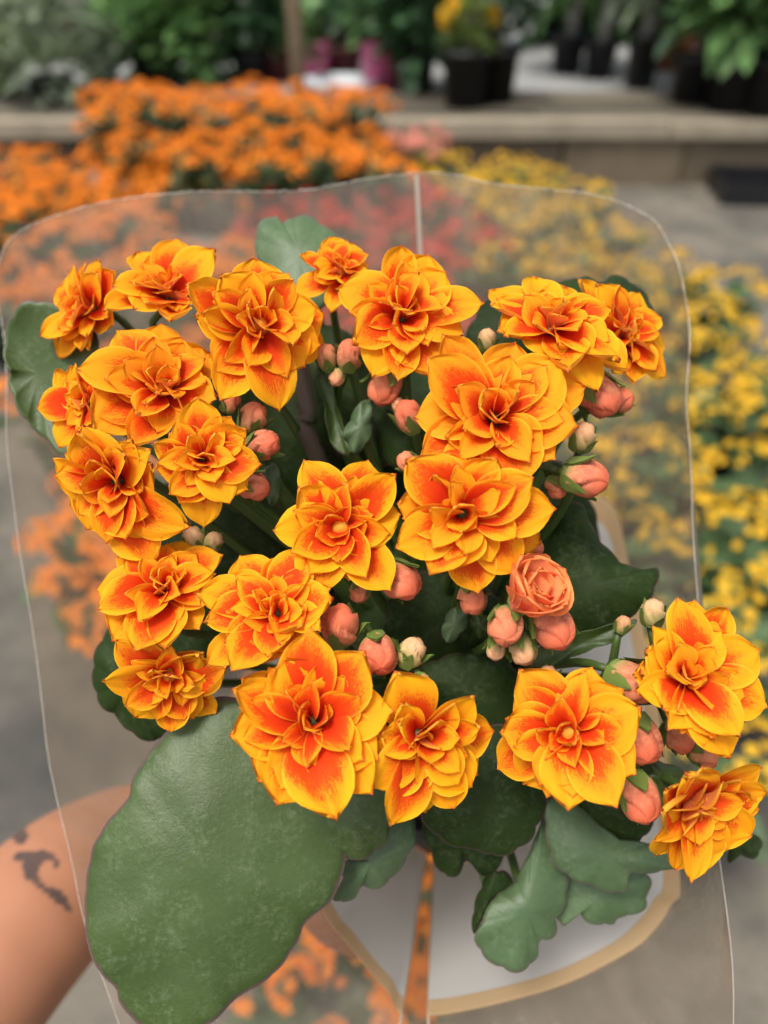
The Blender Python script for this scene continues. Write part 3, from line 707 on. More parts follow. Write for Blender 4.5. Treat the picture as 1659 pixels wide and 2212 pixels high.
# ------------------------------------------------------------------ the arm that holds it
def person():
    prt = []
    def lim(pts, radii, flat=1.0, n=48):
        mb = MB(); pts = catmull([tuple(p) for p in pts], 22, False); rs = [interp(i / 21, [j / (len(radii) - 1) for j in range(len(radii))], radii) for i in range(22)]
        mb.tube(pts, rs, n); prt.append(mb)
    sh = [P(-900, 2980, .20), P(-480, 2570, .245), P(38, 2012, .295), P(215, 1860, .335), P(400, 1800, .375)]
    lim(sh, [.046, .040, .0300, .028, .028])
    # palm against the pot's side, fingers behind it, thumb in front
    wrist = sh[-1]
    def skin_r(h): return .047 + .62 * h
    for a, h in ((270, .060), (267, .045), (264, .028), (260, .012)):
        lim([wrist.lerp(around(a, h, .085), .1), wrist.lerp(around(a, h, skin_r(h) + .022), .6), around(a + 6, h, skin_r(h) + .016)], [.026, .02, .016])
    for j, (h, l) in enumerate(((.058, 78), (.041, 90), (.024, 84), (.008, 64))):
        a0 = 266; r = skin_r(h) + .012
        lim([around(a0 + 2, h, r + .004), around(a0 + l*.33, h, r), around(a0 + l*.7, h + .002, r), around(a0 + l, h + .004, r - .002)], [.0105, .0095, .0085, .0065])
    lim([around(256, .025, skin_r(.025) + .018), around(240, .030, skin_r(.03) + .016), around(222, .034, skin_r(.034) + .014), around(208, .036, skin_r(.036) + .012)], [.015, .0125, .011, .008])
    V, F = [], []
    for mb in prt:
        k = len(V); V += mb.v; F += [tuple(i + k for i in f) for f in mb.f]
    me = mesh('person', V, F)
    o = obj('person', me)
    rm = o.modifiers.new('r', 'REMESH'); rm.mode = 'VOXEL'; rm.voxel_size = 0.0012
    sm = o.modifiers.new('s', 'SMOOTH'); sm.iterations = 20; sm.factor = 0.6
    dg = bpy.context.evaluated_depsgraph_get(); me2 = bpy.data.meshes.new_from_object(o.evaluated_get(dg)); o.modifiers.clear(); o.data = me2
    me2.name = 'person'
    T1 = [(50,520),(70,505),(120,497),(180,492),(230,505),(255,535),(258,565),(235,572),(225,545),(205,538),(180,552),(165,580),(170,610),(190,640),(230,655),(262,668),(285,690),(295,715),(318,760),(285,748),(255,730),(225,705),(190,675),(150,640),(115,615),(95,580),(100,545),(70,545)]
    T2 = [(55,405),(85,380),(110,395),(125,430),(105,465),(70,470),(50,445)]
    T1 = [(x*.5, 1590 + y*.5) for x, y in T1]; T2 = [(x*.5, 1590 + y*.5) for x, y in T2]
    at = me2.attributes.new('ink', 'FLOAT', 'POINT')
    vals = []
    for v in me2.vertices:
        u, w, d = proj(v.co); q = 0.0
        if v.normal.dot(CPOS - v.co) > 0 and (inpoly(u, w, T1) or inpoly(u, w, T2)): q = 1.0
        vals.append(q)
    at.data.foreach_set('value', vals)
    m, nt, b = newmat('skin')
    a = nd(nt, 'ShaderNodeAttribute', attribute_name='ink')
    tc = nd(nt, 'ShaderNodeTexCoord'); n1 = noise_(nt, 28, 4, tc.outputs['Object']); n2 = noise_(nt, 700, 3, tc.outputs['Object'])
    c = mixc(nt, n1, (0.36, 0.150, 0.078), (0.45, 0.21, 0.118))
    ink = math_(nt, 'MULTIPLY', a.outputs['Fac'], math_(nt, 'MULTIPLY_ADD', noise_(nt, 130, 3, tc.outputs['Object']), 0.4, 0.66), clamp=True)
    c = mixc(nt, ink, c, (0.045, 0.04, 0.04))
    nt.links.new(c, b.inputs['Base Color']); b.inputs['Roughness'].default_value = 0.5; b.inputs['Specular IOR Level'].default_value = 0.35
    b.inputs['Subsurface Weight'].default_value = 0.15; b.inputs['Subsurface Radius'].default_value = (0.006, 0.002, 0.001); b.inputs['Subsurface Scale'].default_value = 1.0
    bump(nt, b, n2, 0.1, 0.0005)
    me2.materials.append(m); me2.polygons.foreach_set('use_smooth', [True] * len(me2.polygons))
    tag(o, "person's bare forearm with a dark scroll tattoo, hand holding the sleeved pot", 'person')
person()

# ------------------------------------------------------------------ the kalanchoe itself
PBASE = PBOT + AXW * 0.09
plant = empty('kalanchoe_plant', PBASE)
tag(plant, 'double-flowered yellow and red kalanchoe with scalloped green leaves, held up in the sleeve', 'flowering plant')

# petals ------------------------------------------------------------
HWU = [0, .12, .28, .42, .54, .66, .76, .85, .91, .955, .98, 1.0]
HWV = [.08, .13, .212, .275, .31, .316, .295, .243, .175, .097, .038, .004]
HWR = [.16, .24, .34, .40, .43, .43, .41, .36, .29, .19, .10, .01]
def petal_geo(seed, cup, bend, wide=1.0, nu=18, nv=10, th=0.0025, hwp=None):
    """unit petal along +x, face towards +z; two skins joined by a rim"""
    rnd = random.Random(seed); V = []; U = []; F = []; MI = []
    wav, ph = rnd.uniform(.015, .04), rnd.random() * 6.28
    sk = rnd.uniform(-.07, .07); tw = rnd.uniform(-.22, .22); asym = rnd.uniform(-.05, .05)
    us = [1 - (1 - i / nu) ** 1.25 for i in range(nu + 1)]
    vs_ = [-1.0] + [-1 + 2 * j / nv for j in range(nv + 1)] + [1.0]      # first and last column: the lip
    n = len(vs_)
    for u in us:
        hw = interp(u, HWU, hwp or HWV) * wide
        for j, v in enumerate(vs_):
            y = v * hw * (1 + asym * v) + sk * math.sin(u * 3.1)
            x = u - 0.03 * v * v * (u > .2) * u
            zz = cup * v * v * hw * (1 - 0.4*u) + bend * (u ** 2) + (0.35 * abs(bend) + .03) * math.sin(u * 3.14)
            zz += wav * math.sin(7 * u * v + ph + 3 * v) * u * abs(v) * 1.6
            zz += tw * v * hw * u
            zz -= 0.05 * math.exp(-(v / 0.18) ** 2) * (1 - u) * .5         # soft midline groove
            if j in (0, n - 1): y *= 1.012
            V.append((x, y, zz)); U.append((u, (v + 1) / 2))
    tx, ty, tz = V[nu*n + n//2]                          # bring the tip onto the x axis at distance 1
    ang = math.atan2(tz, tx); ln = math.hypot(tx, tz); ca, sa = math.cos(ang), math.sin(ang)
    V = [((x*ca + z*sa)/ln, y - ty*x/ln, (-x*sa + z*ca)/ln) for x, y, z in V]
    for i in range(nu):
        for j in range(n - 1):
            a = i*n + j; F.append((a, a+n, a+n+1, a+1)); MI.append(0)
    return V, F, MI, U
OUT = [petal_geo(s, rnd_c, rnd_b, w) for s, rnd_c, rnd_b, w in ((1, .32, -.10, .92), (2, .22, -.18, 1.0), (3, .5, -.02, .84), (4, .15, -.22, .95), (5, .6, .03, .80), (6, .3, -.08, 1.02))]
MID = [petal_geo(s, c, b, w) for s, c, b, w in ((11, .40, -.16, .95), (12, .6, -.25, .9), (13, .3, -.10, 1.0), (14, .8, -.15, .85), (15, .45, -.02, .95))]
INN = [petal_geo(s, c, b, w, hwp=[(p + q) / 2 for p, q in zip(HWV, HWR)]) for s, c, b, w in ((21, .6, .05, 1.0), (22, .75, -.12, .95), (23, .5, .12, 1.1), (24, .9, -.05, .9))]
def mk(g): return mesh('petal', g[0], g[1], [M['petal'], M['petal_back']], True, g[2], g[3])
OUTM, MIDM, INNM = [mk(g) for g in OUT], [mk(g) for g in MID], [mk(g) for g in INN]

def frame(xd, zd, org, s):
    """matrix with x along the petal and z near the flower's axis"""
    x = xd.normalized(); z = (zd - x * zd.dot(x))
    if z.length < 1e-4: z = x.orthogonal()
    z.normalize(); y = z.cross(x)
    sx, sy, sz = s
    return Matrix(((x.x*sx, y.x*sy, z.x*sz, org.x), (x.y*sx, y.y*sy, z.y*sz, org.y), (x.z*sx, y.z*sy, z.z*sz, org.z), (0, 0, 0, 1)))

def flower(cu, cv, d, tips, tint=0.3, seed=0, nrm=None, scale=1.0, nmid=7, ninn=5, gain=1.0, core='bud'):
    rnd = random.Random(seed)
    c = P(cu, cv, d)
    dist = sorted(math.hypot(u - cu, v - cv) for u, v in tips)
    rpx = dist[int(len(dist) * .8)] * .97; R = rpx * d / FV
    if nrm is None:
        mu = sum(u for u, v in tips) / len(tips) - cu; mv = sum(v for u, v in tips) / len(tips) - cv
        nx, ny = mu / rpx * 1.5 * gain, -mv / rpx * 1.5 * gain
    else: nx, ny = nrm[0] * 1.2, nrm[1] * 1.2
    l = math.hypot(nx, ny)
    if l > .85: nx, ny = nx * .85 / l, ny * .85 / l
    nz = math.sqrt(1 - min(.95, nx*nx + ny*ny))
    tov = (CPOS - c).normalized()
    ax = RT.copy(); ax = (ax - tov * ax.dot(tov)).normalized(); ay = tov.cross(ax)
    n = (ax * nx + ay * ny + tov * nz).normalized()
    base = c - n * R * .10
    # receptacle and the furled heart
    core_mb = MB()
    core_mb.tube([base - n*R*.10, base, c + n*R*.05], [R*.10, R*.14, R*.06], 10, 2)
    inner = []
    a0 = rnd.random() * 6.28
    e1 = n.orthogonal().normalized(); e2 = n.cross(e1)
    def put(ang, el, L, geo, wide, zoff):
        dr = (e1*math.cos(ang) + e2*math.sin(ang))
        xd = dr * math.cos(el) + n * math.sin(el); zd = n * math.cos(el) - dr * math.sin(el)
        if L < R*.68: zd = Quaternion(xd, rnd.uniform(-.75, .75)) @ zd
        zd = (zd + rdir(rnd) * .34).normalized()
        return frame(xd, zd, base + n*R*zoff + dr*R*.05, (L, L*wide, L))
    for k in range(ninn + 6):
        if k < ninn: mtx = put(a0 + k * 2.399, R_(rnd.uniform(52, 82)), R * rnd.uniform(.32, .48), None, rnd.uniform(.9, 1.25), .10)
        else: mtx = put(a0 + .7 + k * math.pi / 3 + rnd.uniform(-.2, .2), R_(rnd.uniform(32, 56)), R * rnd.uniform(.48, .68), None, rnd.uniform(.9, 1.2), .08)
        g = INN[rnd.randrange(4)] if k < ninn else MID[rnd.randrange(5)]
        core_mb.add([mtx @ Vector(v) for v in g[0]], g[1], g[2], g[3])
    if core == 'bud':
        prof = [(0.001, 0), (.12, .06), (.165, .16), (.15, .28), (.08, .37), (.002, .40)]
        V, F, U = [], [], []
        for r, z in prof:
            for k in range(12):
                an = 2*math.pi*k/12; rr = r * (1 + .12 * math.cos(3*an + z*6))
                V.append(base + (e1*math.cos(an)*rr + e2*math.sin(an)*rr + n*z) * R * .8); U.append((.9, .5))
        for i in range(len(prof)-1):
            for k in range(12): F.append((i*12+k, i*12+(k+1) % 12, (i+1)*12+(k+1) % 12, (i+1)*12+k))
        core_mb.add(V, F, 1, U)
    me = core_mb.mesh('flower', [M['petal'], M['petal_back'], M['stem']])
    fo = child('flower', me, plant); fo['tint'] = tint + .3
    pet = []
    # outer petals aim at the tips seen in the photograph
    for (tu, tv) in tips:
        r = ray(tu, tv); o_ = CPOS - base; b_ = r.dot(o_); cand = []
        want = R_(rnd.uniform(6, 20))
        for f in (.72, .8, .88, .96, 1.04, 1.12):
            L = R * f; disc = b_*b_ - (o_.dot(o_) - L*L)
            if disc > 0: cand += [CPOS + r * (-b_ - math.sqrt(disc)), CPOS + r * (-b_ + math.sqrt(disc))]
        if not cand: cand = [CPOS + r * (-b_)]
        def score(p):
            q = p - base; return abs(math.asin(max(-1, min(1, q.normalized().dot(n)))) - want) - .35 * min(1.05, q.length / R)
        t = min(cand, key=score); q = t - base
        el = math.asin(max(-1, min(1, q.normalized().dot(n))))
        if el < R_(-25):                                    # keep hidden-side petals from folding under
            q = (q - n * q.dot(n)); q = q + n * q.length * math.tan(R_(-18))
        Lq = q.length
        gi = rnd.randrange(6); sgn = rnd.choice((-1, 1))
        lat = (q - n * q.dot(n))
        zd = n * 1.0 - (lat.normalized() * .25 if lat.length > 1e-5 else Vector())
        mtx = frame(q, (zd + rdir(rnd) * .14).normalized(), base + rdir(rnd) * R * .02, (Lq, Lq * rnd.uniform(1.0, 1.2) * max(.82, min(1.3, R / Lq)), Lq))
        pet.append((OUTM[gi], mtx))
    for k in range(nmid):
        el = R_(rnd.uniform(14, 36))
        pet.append((MIDM[rnd.randrange(5)], put(a0 + .3 + k * 2 * math.pi / nmid + rnd.uniform(-.25, .25), el, R * rnd.uniform(.66, .84), None, rnd.uniform(.9, 1.12), .04)))
    for me_, mtx in pet:
        o = obj('petal', me_, fo, mtx); o['tint'] = tint + rnd.uniform(-.15, .15)
    return c, n, R, base

def z(off, *pts, s=0.5): return [(off[0] + s*x, off[1] + s*y) for x, y in pts]
A3, A4, A5, A6, A7, A8 = (0, 484), (829.5, 484), (0, 1037), (829.5, 1037), (0, 1590), (829.5, 1590)
FLOWERS = [
 (200, 669, .206, z(A3, (430,150),(345,215),(255,285),(230,345),(170,485),(250,578),(345,545),(490,440),(500,200)), .45),
 (362, 642, .203, z(A3, (590,125),(690,145),(763,60),(925,105),(445,370),(480,265),(575,365),(735,412),(865,210),(560,250)), .5),
 (557, 706, .190, z(A3, (955,220),(1095,145),(1250,215),(1400,385),(1415,520),(1315,625),(1210,815),(1100,722),(955,765),(925,640),(838,405),(805,250)), .35),
 (735, 590, .205, z(A3, (1425,55),(1295,130),(1268,300),(1430,385),(1520,85),(1590,170),(1350,240)), .3),
 (868, 685, .194, [(722,624),(765,745),(800,814),(860,822),(925,815),(1000,725),(1050,654),(1005,640),(965,586),(927,546),(862,529),(790,585)], .5),
 (1190, 712, .188, z(A4, (455,285),(570,300),(635,230),(790,280),(485,460),(690,582),(805,640),(925,735),(1055,640),(960,340),(1030,590)), .35),
 (1340, 727, .204, z(A4, (840,235),(915,250),(1100,290),(1175,440),(1220,530),(1225,660),(1080,690),(990,640),(900,520)), .35),
 (350, 840, .190, z(A3, (335,620),(500,455),(700,420),(785,490),(862,525),(915,552),(935,760),(385,830),(400,890),(560,970),(690,890),(450,640)), .75),
 (438, 992, .181, [(425,857),(500,900),(535,925),(566,1006),(540,1060),(497,1092),(442,1140),(385,1088),(335,1010),(362,935)], .3),
 (255, 1040, .186, [(175,914),(137,976),(152,1099),(190,1145),(270,1165),(335,1220),(412,1137),(372,1162),(330,1000),(150,1040)], .3),
 (1068, 906, .177, [(955,724),(1115,738),(1215,775),(1264,838),(1250,925),(1200,995),(1120,1060),(985,1070),(902,985),(892,897),(925,770)], .8),
 (1000, 1108, .170, [(850,1185),(929,1242),(985,1235),(1035,1282),(1120,1240),(1170,1177),(1202,1102),(1155,1030),(1075,985),(874,994),(970,975),(856,1090)], .4),
 (737, 1138, .184, [(654,994),(794,993),(860,1023),(868,1110),(843,1276),(755,1258),(660,1280),(590,1143),(640,1050)], .1),
 (355, 1275, .187, [(262,1182),(330,1175),(400,1165),(480,1197),(205,1275),(212,1315),(243,1385),(288,1410),(360,1402),(432,1360),(470,1290)], .4),
 (598, 1325, .175, z(A5, (1030,320),(1300,285),(1440,510),(1300,640),(1245,755),(1130,800),(1000,830),(890,810),(840,490),(875,610),(950,425)), .25),
 (365, 1452, .187, z(A5, (445,870),(490,690),(575,1030),(740,1085),(840,1035),(940,1010),(985,800),(880,740),(600,715),(560,900)), .35),
 (676, 1560, .169, [(483.8 + .3646*x, 1347.8 + .3646*y) for x, y in ((520,20),(835,165),(1000,510),(920,800),(885,1005),(680,1160),(575,1070),(315,1075),(200,950),(125,740),(25,650),(45,390),(100,310),(330,200))], .3),
 (905, 1590, .172, [(483.8 + .3646*x, 1347.8 + .3646*y) for x, y in ((1010,275),(1480,425),(1605,640),(1510,890),(1480,965),(1360,1090),(1200,1130),(1075,1165),(990,1205),(885,985),(905,700))], .1),
 (1230, 1580, .171, [(1117,1445),(1282,1440),(1345,1490),(1390,1525),(1372,1675),(1335,1745),(1230,1755),(1160,1700),(1127,1692),(1075,1665),(1075,1580),(1110,1490)], .55),
 (1478, 1465, .171, [(1192.3 + .3125*x, 1252.8 + .3125*y) for x, y in ((860,115),(990,130),(1200,175),(1260,395),(1445,490),(1415,710),(1490,880),(1305,1075),(1240,1230),(1060,1165),(900,1060),(765,890),(615,635),(650,500))], .35),
 (1490, 1722, .176, [(1192.3 + .3125*x, 1252.8 + .3125*y) for x, y in ((795,1440),(930,1335),(1050,1300),(1450,1300),(1490,1475),(1440,1600),(1390,1755),(1300,1835),(1115,1970),(1050,2055),(955,2105),(850,2010),(710,1915),(770,1600))], .3),
]
NORMALS = [(-0.7, 0.2), (0.15, 0.75), (0.15, 0.2), (0.1, 0.6), (0.2, 0.4), (0.15, 0.68), (0.6, 0.3), (0.1, 0.4), (0, 0), (-0.45, -0.25), (0.1, 0.3), (0.02, -0.05), (0.05, 0), (-0.15, 0.35), (-0.05, 0.35), (-0.05, -0.45), (0, 0.05), (0.25, -0.4), (0, -0.1), (0.38, 0.1), (0.45, -0.55)]
stems = []
for i, (cu, cv, d, tips, tint) in enumerate(FLOWERS):
    c, n, R, base = flower(cu, cv, d, tips, tint, 140 + i, NORMALS[i], nmid=9 if len(tips) > 8 else 7, ninn=5, core='bud' if i in (2, 3, 7, 12, 15, 18) else None)
    stems.append((base - n * R * .05, n))

# buds ---------------------------------------------------------------
def bud_meshes(seed):
    rnd = random.Random(seed)
    V, F, U = [], [], []; n = 48; m = 14
    tw = rnd.uniform(.9, 1.9); sq = rnd.uniform(.16, .24)
    for i in range(m + 1):
        t = i / m
        r = .5 * interp(t, [0, .08, .2, .38, .58, .75, .87, .95, 1], [.30, .70, .93, 1.0, .96, .84, .66, .42, .06])
        for k in range(n):
            a = 2 * math.pi * k / n
            q = ((a + tw * t * t) * 4 / (2*math.pi)) % 1.0        # four overlapping petals wound round
            lap = 1 + sq * (q - .5) * min(1, t * 2.2)
            if q < .13 and t > .12: lap -= .15 * min(1, t * 2) * (1 - q / .13)
            V.append((math.cos(a)*r*lap, math.sin(a)*r*lap, t * 1.2 + .03 * q * t)); U.append((t, q))
    for i in range(m):
        for k in range(n): F.append((i*n+k, i*n+(k+1) % n, (i+1)*n+(k+1) % n, (i+1)*n+k))
    F.append(tuple(m*n + k for k in range(n)))
    return mesh('bud', V, F, [M['bud']], True, None, U)
def calyx_mesh(seed):
    rnd = random.Random(seed); mb = MB()
    mb.lathe([(.06, -.25), (.10, -.1), (.36, .0), (.42, .14), (.38, .16), (.02, .02)], n=16)
    for k in range(4):
        a = k * math.pi/2 + rnd.uniform(-.2, .2); e = Vector((math.cos(a), math.sin(a), 0)); t = Vector((-e.y, e.x, 0)); zz = Vector((0, 0, 1))
        fl = rnd.uniform(.05, .38)
        pts = []
        for s_, w in ((0, .2), (.3, .25), (.65, .16), (1.0, .015)):
            c = e * (.42 + fl * s_ * s_ + .03*math.sin(s_*3)) + zz * (.06 + s_ * .95 * (1 - fl * .5))
            pts.append((c - t*w, c + e*.03, c + t*w))
        V = [p for r in pts for p in r]; V += [p - e * .05 for p in V]
        F = []
        for i in range(3):
            for j in range(2):
                F.append((i*3+j, i*3+j+1, i*3+j+4, i*3+j+3)); F.append((12+i*3+j, 12+i*3+j+3, 12+i*3+j+4, 12+i*3+j+1))
        mb.add(V, F)
    return mb.mesh('calyx', [M['sepal']])
BUDM = [bud_meshes(s) for s in range(5)]; CALM = [calyx_mesh(s) for s in range(5)]
def bud(u, v, d, r, ang, tilt, tint, seed):
    """ang: picture direction the tip points (degrees, 0 right, 90 up); tilt: 0 flat in picture, 90 straight at the viewer"""
    rnd = random.Random(seed)
    c = P(u, v, d); tov = (CPOS - c).normalized()
    ax = (RT - tov * RT.dot(tov)).normalized(); ay = tov.cross(ax)
    n = ((ax * math.cos(R_(ang)) + ay * math.sin(R_(ang))) * math.cos(R_(tilt)) + tov * math.sin(R_(tilt))).normalized()
    S = 1.84 * r * d / FV
    e1 = n.orthogonal().normalized(); e2 = n.cross(e1); a = rnd.random() * 6.28
    x = e1*math.cos(a) + e2*math.sin(a); y = n.cross(x); o = c - n * S * .55
    mtx = Matrix(((x.x*S, y.x*S, n.x*S, o.x), (x.y*S, y.y*S, n.y*S, o.y), (x.z*S, y.z*S, n.z*S, o.z), (0, 0, 0, 1)))
    k = rnd.randrange(5)
    bo = obj('bud', BUDM[k], plant); bo['tint'] = tint
    bo.matrix_parent_inverse = Matrix.Translation(plant.location).inverted(); bo.matrix_basis = mtx
    obj('calyx', CALM[k], bo)
    stems.append((o - n * S * .2, n))
BUDS = [ # u, v, depth, radius, direction, tilt, greenness
 (756, 768, .198, 32, 80, 35, .1), (706, 772, .200, 26, 100, 35, .35), (728, 815, .200, 19, 250, 50, .5), (832, 832, .196, 40, 250, 35, .1), (884, 900, .192, 34, 110, 40, .0),
 (862, 878, .196, 18, 120, 30, .6), (884, 1000, .186, 26, 150, 40, .3), (568, 962, .190, 34, 20, 45, .0), (546, 903, .194, 32, 60, 40, .25), (545, 1048, .189, 34, 330, 25, .05),
 (498, 870, .194, 22, 60, 30, .1), (735, 1352, .180, 45, 100, 55, .05), (817, 1413, .178, 45, 280, 58, .0), (862, 1252, .186, 44, 320, 30, .0), (778, 1276, .190, 24, 250, 30, .2),
 (1262, 1032, .180, 44, 345, 22, .0), (1292, 850, .190, 48, 310, 25, .0), (1332, 868, .194, 32, 20, 30, .05), (1258, 945, .186, 30, 75, 35, .75), (1200, 1052, .186, 24, 300, 30, .1),
 (1020, 1293, .182, 34, 280, 55, .15), (1092, 1352, .176, 42, 265, 55, .15), (1192, 1350, .177, 50, 300, 35, .0), (1130, 1402, .181, 32, 270, 40, .8), (1072, 1400, .184, 24, 260, 35, .8),
 (1362, 1472, .178, 48, 330, 30, .15), (1382, 1596, .178, 48, 285, 35, .0), (1380, 1722, .177, 48, 285, 30, .0), (1410, 1325, .186, 28, 80, 35, .95), (888, 1410, .180, 32, 60, 40, .9),
 (1518, 1632, .182, 28, 320, 25, .35), (1465, 1590, .184, 34, 300, 25, .1), (418, 1165, .196, 26, 100, 40, 1.0), (460, 1172, .197, 22, 60, 40, 1.0), (912, 1482, .178, 26, 290, 40, .1), (1345, 1350, .190, 18, 60, 30, .6),
 (1052, 735, .196, 22, 90, 30, .9), (572, 1652, .176, 20, 200, 20, .1), (1150, 1180, .182, 22, 330, 30, .1), (1185, 1462, .184, 22, 90, 40, .7)]
for i, b_ in enumerate(BUDS): bud(*b_, seed=300 + i)
# the bud that is just opening, and the half-closed one at the edge of the plant
def opening(cu, cv, d, rpx, ang, tilt, seed, num=11, salmon=True):
    rnd = random.Random(seed); c = P(cu, cv, d); tov = (CPOS - c).normalized()
    ax = (RT - tov * RT.dot(tov)).normalized(); ay = tov.cross(ax)
    n = ((ax * math.cos(R_(ang)) + ay * math.sin(R_(ang))) * math.cos(R_(tilt)) + tov * math.sin(R_(tilt))).normalized()
    R = rpx * d / FV; e1 = n.orthogonal().normalized(); e2 = n.cross(e1); base = c - n * R * .75
    mb = MB(); mb.tube([base - n*R*.3, base - n*R*.05, base + n*R*.1], [R*.12, R*.4, R*.3], 12, 2)
    for k in range(3):
        gg = ROSE[k % 3]; a = k * 2.4 + seed; dr = e1*math.cos(a) + e2*math.sin(a); el = R_(80 + 2*k)
        xd = dr*math.cos(el) + n*math.sin(el); zd = n*math.cos(el) - dr*math.sin(el); L = R * (1.42 - .04*k)
        mtx = frame(xd, zd, base + dr*R*(.22 - .03*k), (L, L*.8, L)); mb.add([mtx @ Vector(v) for v in gg[0]], gg[1], gg[2], gg[3])
    fo = child('opening_bud', mb.mesh('opening_bud', [M['rose'], M['rose'], M['sepal']]), plant); fo['tint'] = 0.0
    for k in range(num):
        ring = k // 4; a = k * 2 * math.pi / 4 + ring * .75 + rnd.uniform(-.12, .12); dr = e1*math.cos(a) + e2*math.sin(a)
        el = R_(70 + 5 * ring + rnd.uniform(-4, 4)); L = R * (1.55 - .06 * ring)
        xd = dr*math.cos(el) + n*math.sin(el); zd = n*math.cos(el) - dr*math.sin(el)
        mtx = frame(xd, zd, base + dr * R * (.40 - .09*ring), (L, L * 1.25, L))
        o = obj('petal', OPENM[k % len(OPENM)], fo, mtx); o['tint'] = 0.0
    stems.append((base - n*R*.3, n))
ROSE = [petal_geo(s_, .85, .12, 1.1, hwp=HWR) for s_ in (41, 42, 43)]
OPENM = [mesh('petal', g[0], g[1], [M['rose']], True, g[2], g[3]) for g in ROSE]
opening(1152, 1278, .172, 76, 40, 48, 1, 10)
c, n, R, base = flower(196, 872, .193, [(80,882),(110,872),(120,797),(150,790),(117,935),(125,968),(165,962),(190,800)], .3, 171, (-.74, -.05), nmid=6, ninn=4, core=None)
stems.append((base - n * R * .05, n))

# leaves -------------------------------------------------------------
def leaf(outline, d, gx=0.0, gy=0.0, dome=0.006, mat='leaf', th=0.0016, wave=0.0009, seed=0, n=150, centre=None, fold=0.0, fdir=(0, 1), scallop=7.0):
    """outline in picture units; gx, gy: depth change per 100 units; dome: how far the middle stands above the margin"""
    rnd = random.Random(seed)
    ol = catmull(outline, n); cu = sum(p[0] for p in ol)/n; cv = sum(p[1] for p in ol)/n
    if scallop:
        per = sum(math.dist(ol[k], ol[k-1]) for k in range(n)); waves = max(5, round(per / 62)); run = 0.0; out = []
        for k in range(n):
            run += math.dist(ol[k], ol[k-1]); w = abs(math.sin(math.pi * run / per * waves + seed)) ** .7
            dx, dy = ol[k][0] - cu, ol[k][1] - cv; l = math.hypot(dx, dy) or 1
            m = scallop * (w - .72); out.append((ol[k][0] + dx/l*m, ol[k][1] + dy/l*m))
        ol = out
    if centre: cu, cv = centre
    rings = 14; V = []; U = []; F = []
    def dep(u, v, r, k):
        w = wave * math.sin(k / n * 2*math.pi * 5 + seed) * r ** 3
        s = ((u - cu) * fdir[1] - (v - cv) * fdir[0]) / 200.0
        return d + gx*(u - cu)/100 + gy*(v - cv)/100 + dome * r*r + w - fold * abs(s) + .0005 * noise.noise(Vector((u/90, v/90, seed)))
    for side in (0, 1):
        V.append(P(cu, cv, dep(cu, cv, 0, 0) + side*th)); U.append((0, 0))
        for j in range(1, rings + 1):
            r = 1 - (1 - j / rings) ** 1.5
            for k in range(n):
                u = lerp(cu, ol[k][0], r); v = lerp(cv, ol[k][1], r)
                edge = th * max(0.0, (r - .93) / .07) ** 2 * .5
                V.append(P(u, v, dep(u, v, r, k) + (th - edge if side else edge))); U.append((r, k / n))
    S = 1 + rings * n
    for side in (0, 1):
        o = side * S
        for k in range(n):
            f = (o, o+1+(k+1) % n, o+1+k); F.append(f if not side else f[::-1])
        for j in range(rings - 1):
            for k in range(n):
                a, b_ = o+1+j*n+k, o+1+j*n+(k+1) % n
                f = (a, b_, b_+n, a+n); F.append(f if not side else f[::-1])
    for k in range(n):
        a, b_ = 1+(rings-1)*n+k, 1+(rings-1)*n+(k+1) % n
        F.append((a, b_, S+b_, S+a))
    me = mesh('leaf', V, F, [M[mat]], True, None, U)
    bm = bmesh.new(); bm.from_mesh(me); bmesh.ops.recalc_face_normals(bm, faces=bm.faces); bm.to_mesh(me); bm.free()
    o = child('leaf', me, plant)
    return P(cu, cv, d + .004)
def src(*pts): return [(x*.864, y*.864) for x, y in pts]
LV = []
def LF(*a, **k): LV.append(leaf(*a, **k))
LF(z(A3, (230,345),(150,328),(90,345),(45,400),(22,470),(15,560),(30,625),(42,650),(40,700),(70,790),(110,850),(160,900),(210,945),(275,1005),(360,960),(420,750),(430,520),(340,390)), .213, gx=-.0015, gy=.001, dome=-.004, mat='leaf', seed=1)
LF([(550,530),(555,495),(570,472),(595,466),(612,482),(625,470),(655,465),(685,475),(710,495),(735,515),(748,550),(750,590),(720,640),(675,680),(625,690),(595,650),(570,600)], .226, gy=-.004, dome=.004, mat='leaf_blue', seed=2)
LF(z(A4, (725,275),(795,240),(870,225),(925,248),(945,243),(990,222),(1050,235),(1095,270),(1140,310),(1165,370),(1165,430),(1110,490),(950,540),(800,490),(730,380)), .217, gy=-.003, dome=.005, mat='leaf_dark', seed=3)
LF(z(A6, (735,120),(800,90),(860,110),(885,170),(930,250),(1000,330),(1060,370),(1120,385),(1180,380),(1187,430),(1165,490),(1110,560),(1050,600),(990,630),(940,642),(895,668),(840,695),(800,703),(740,718),(660,715),(600,620),(590,400),(660,240)), .197, gx=-.004, gy=-.003, dome=.006, mat='leaf_dark', seed=4)
LF(z(A5, (560,590),(490,620),(440,680),(405,760),(398,850),(412,930),(450,990),(500,1025),(545,1075),(610,1120),(690,1125),(750,1090),(800,950),(780,780),(680,650)), .204, dome=.004, mat='leaf_dark', seed=5)
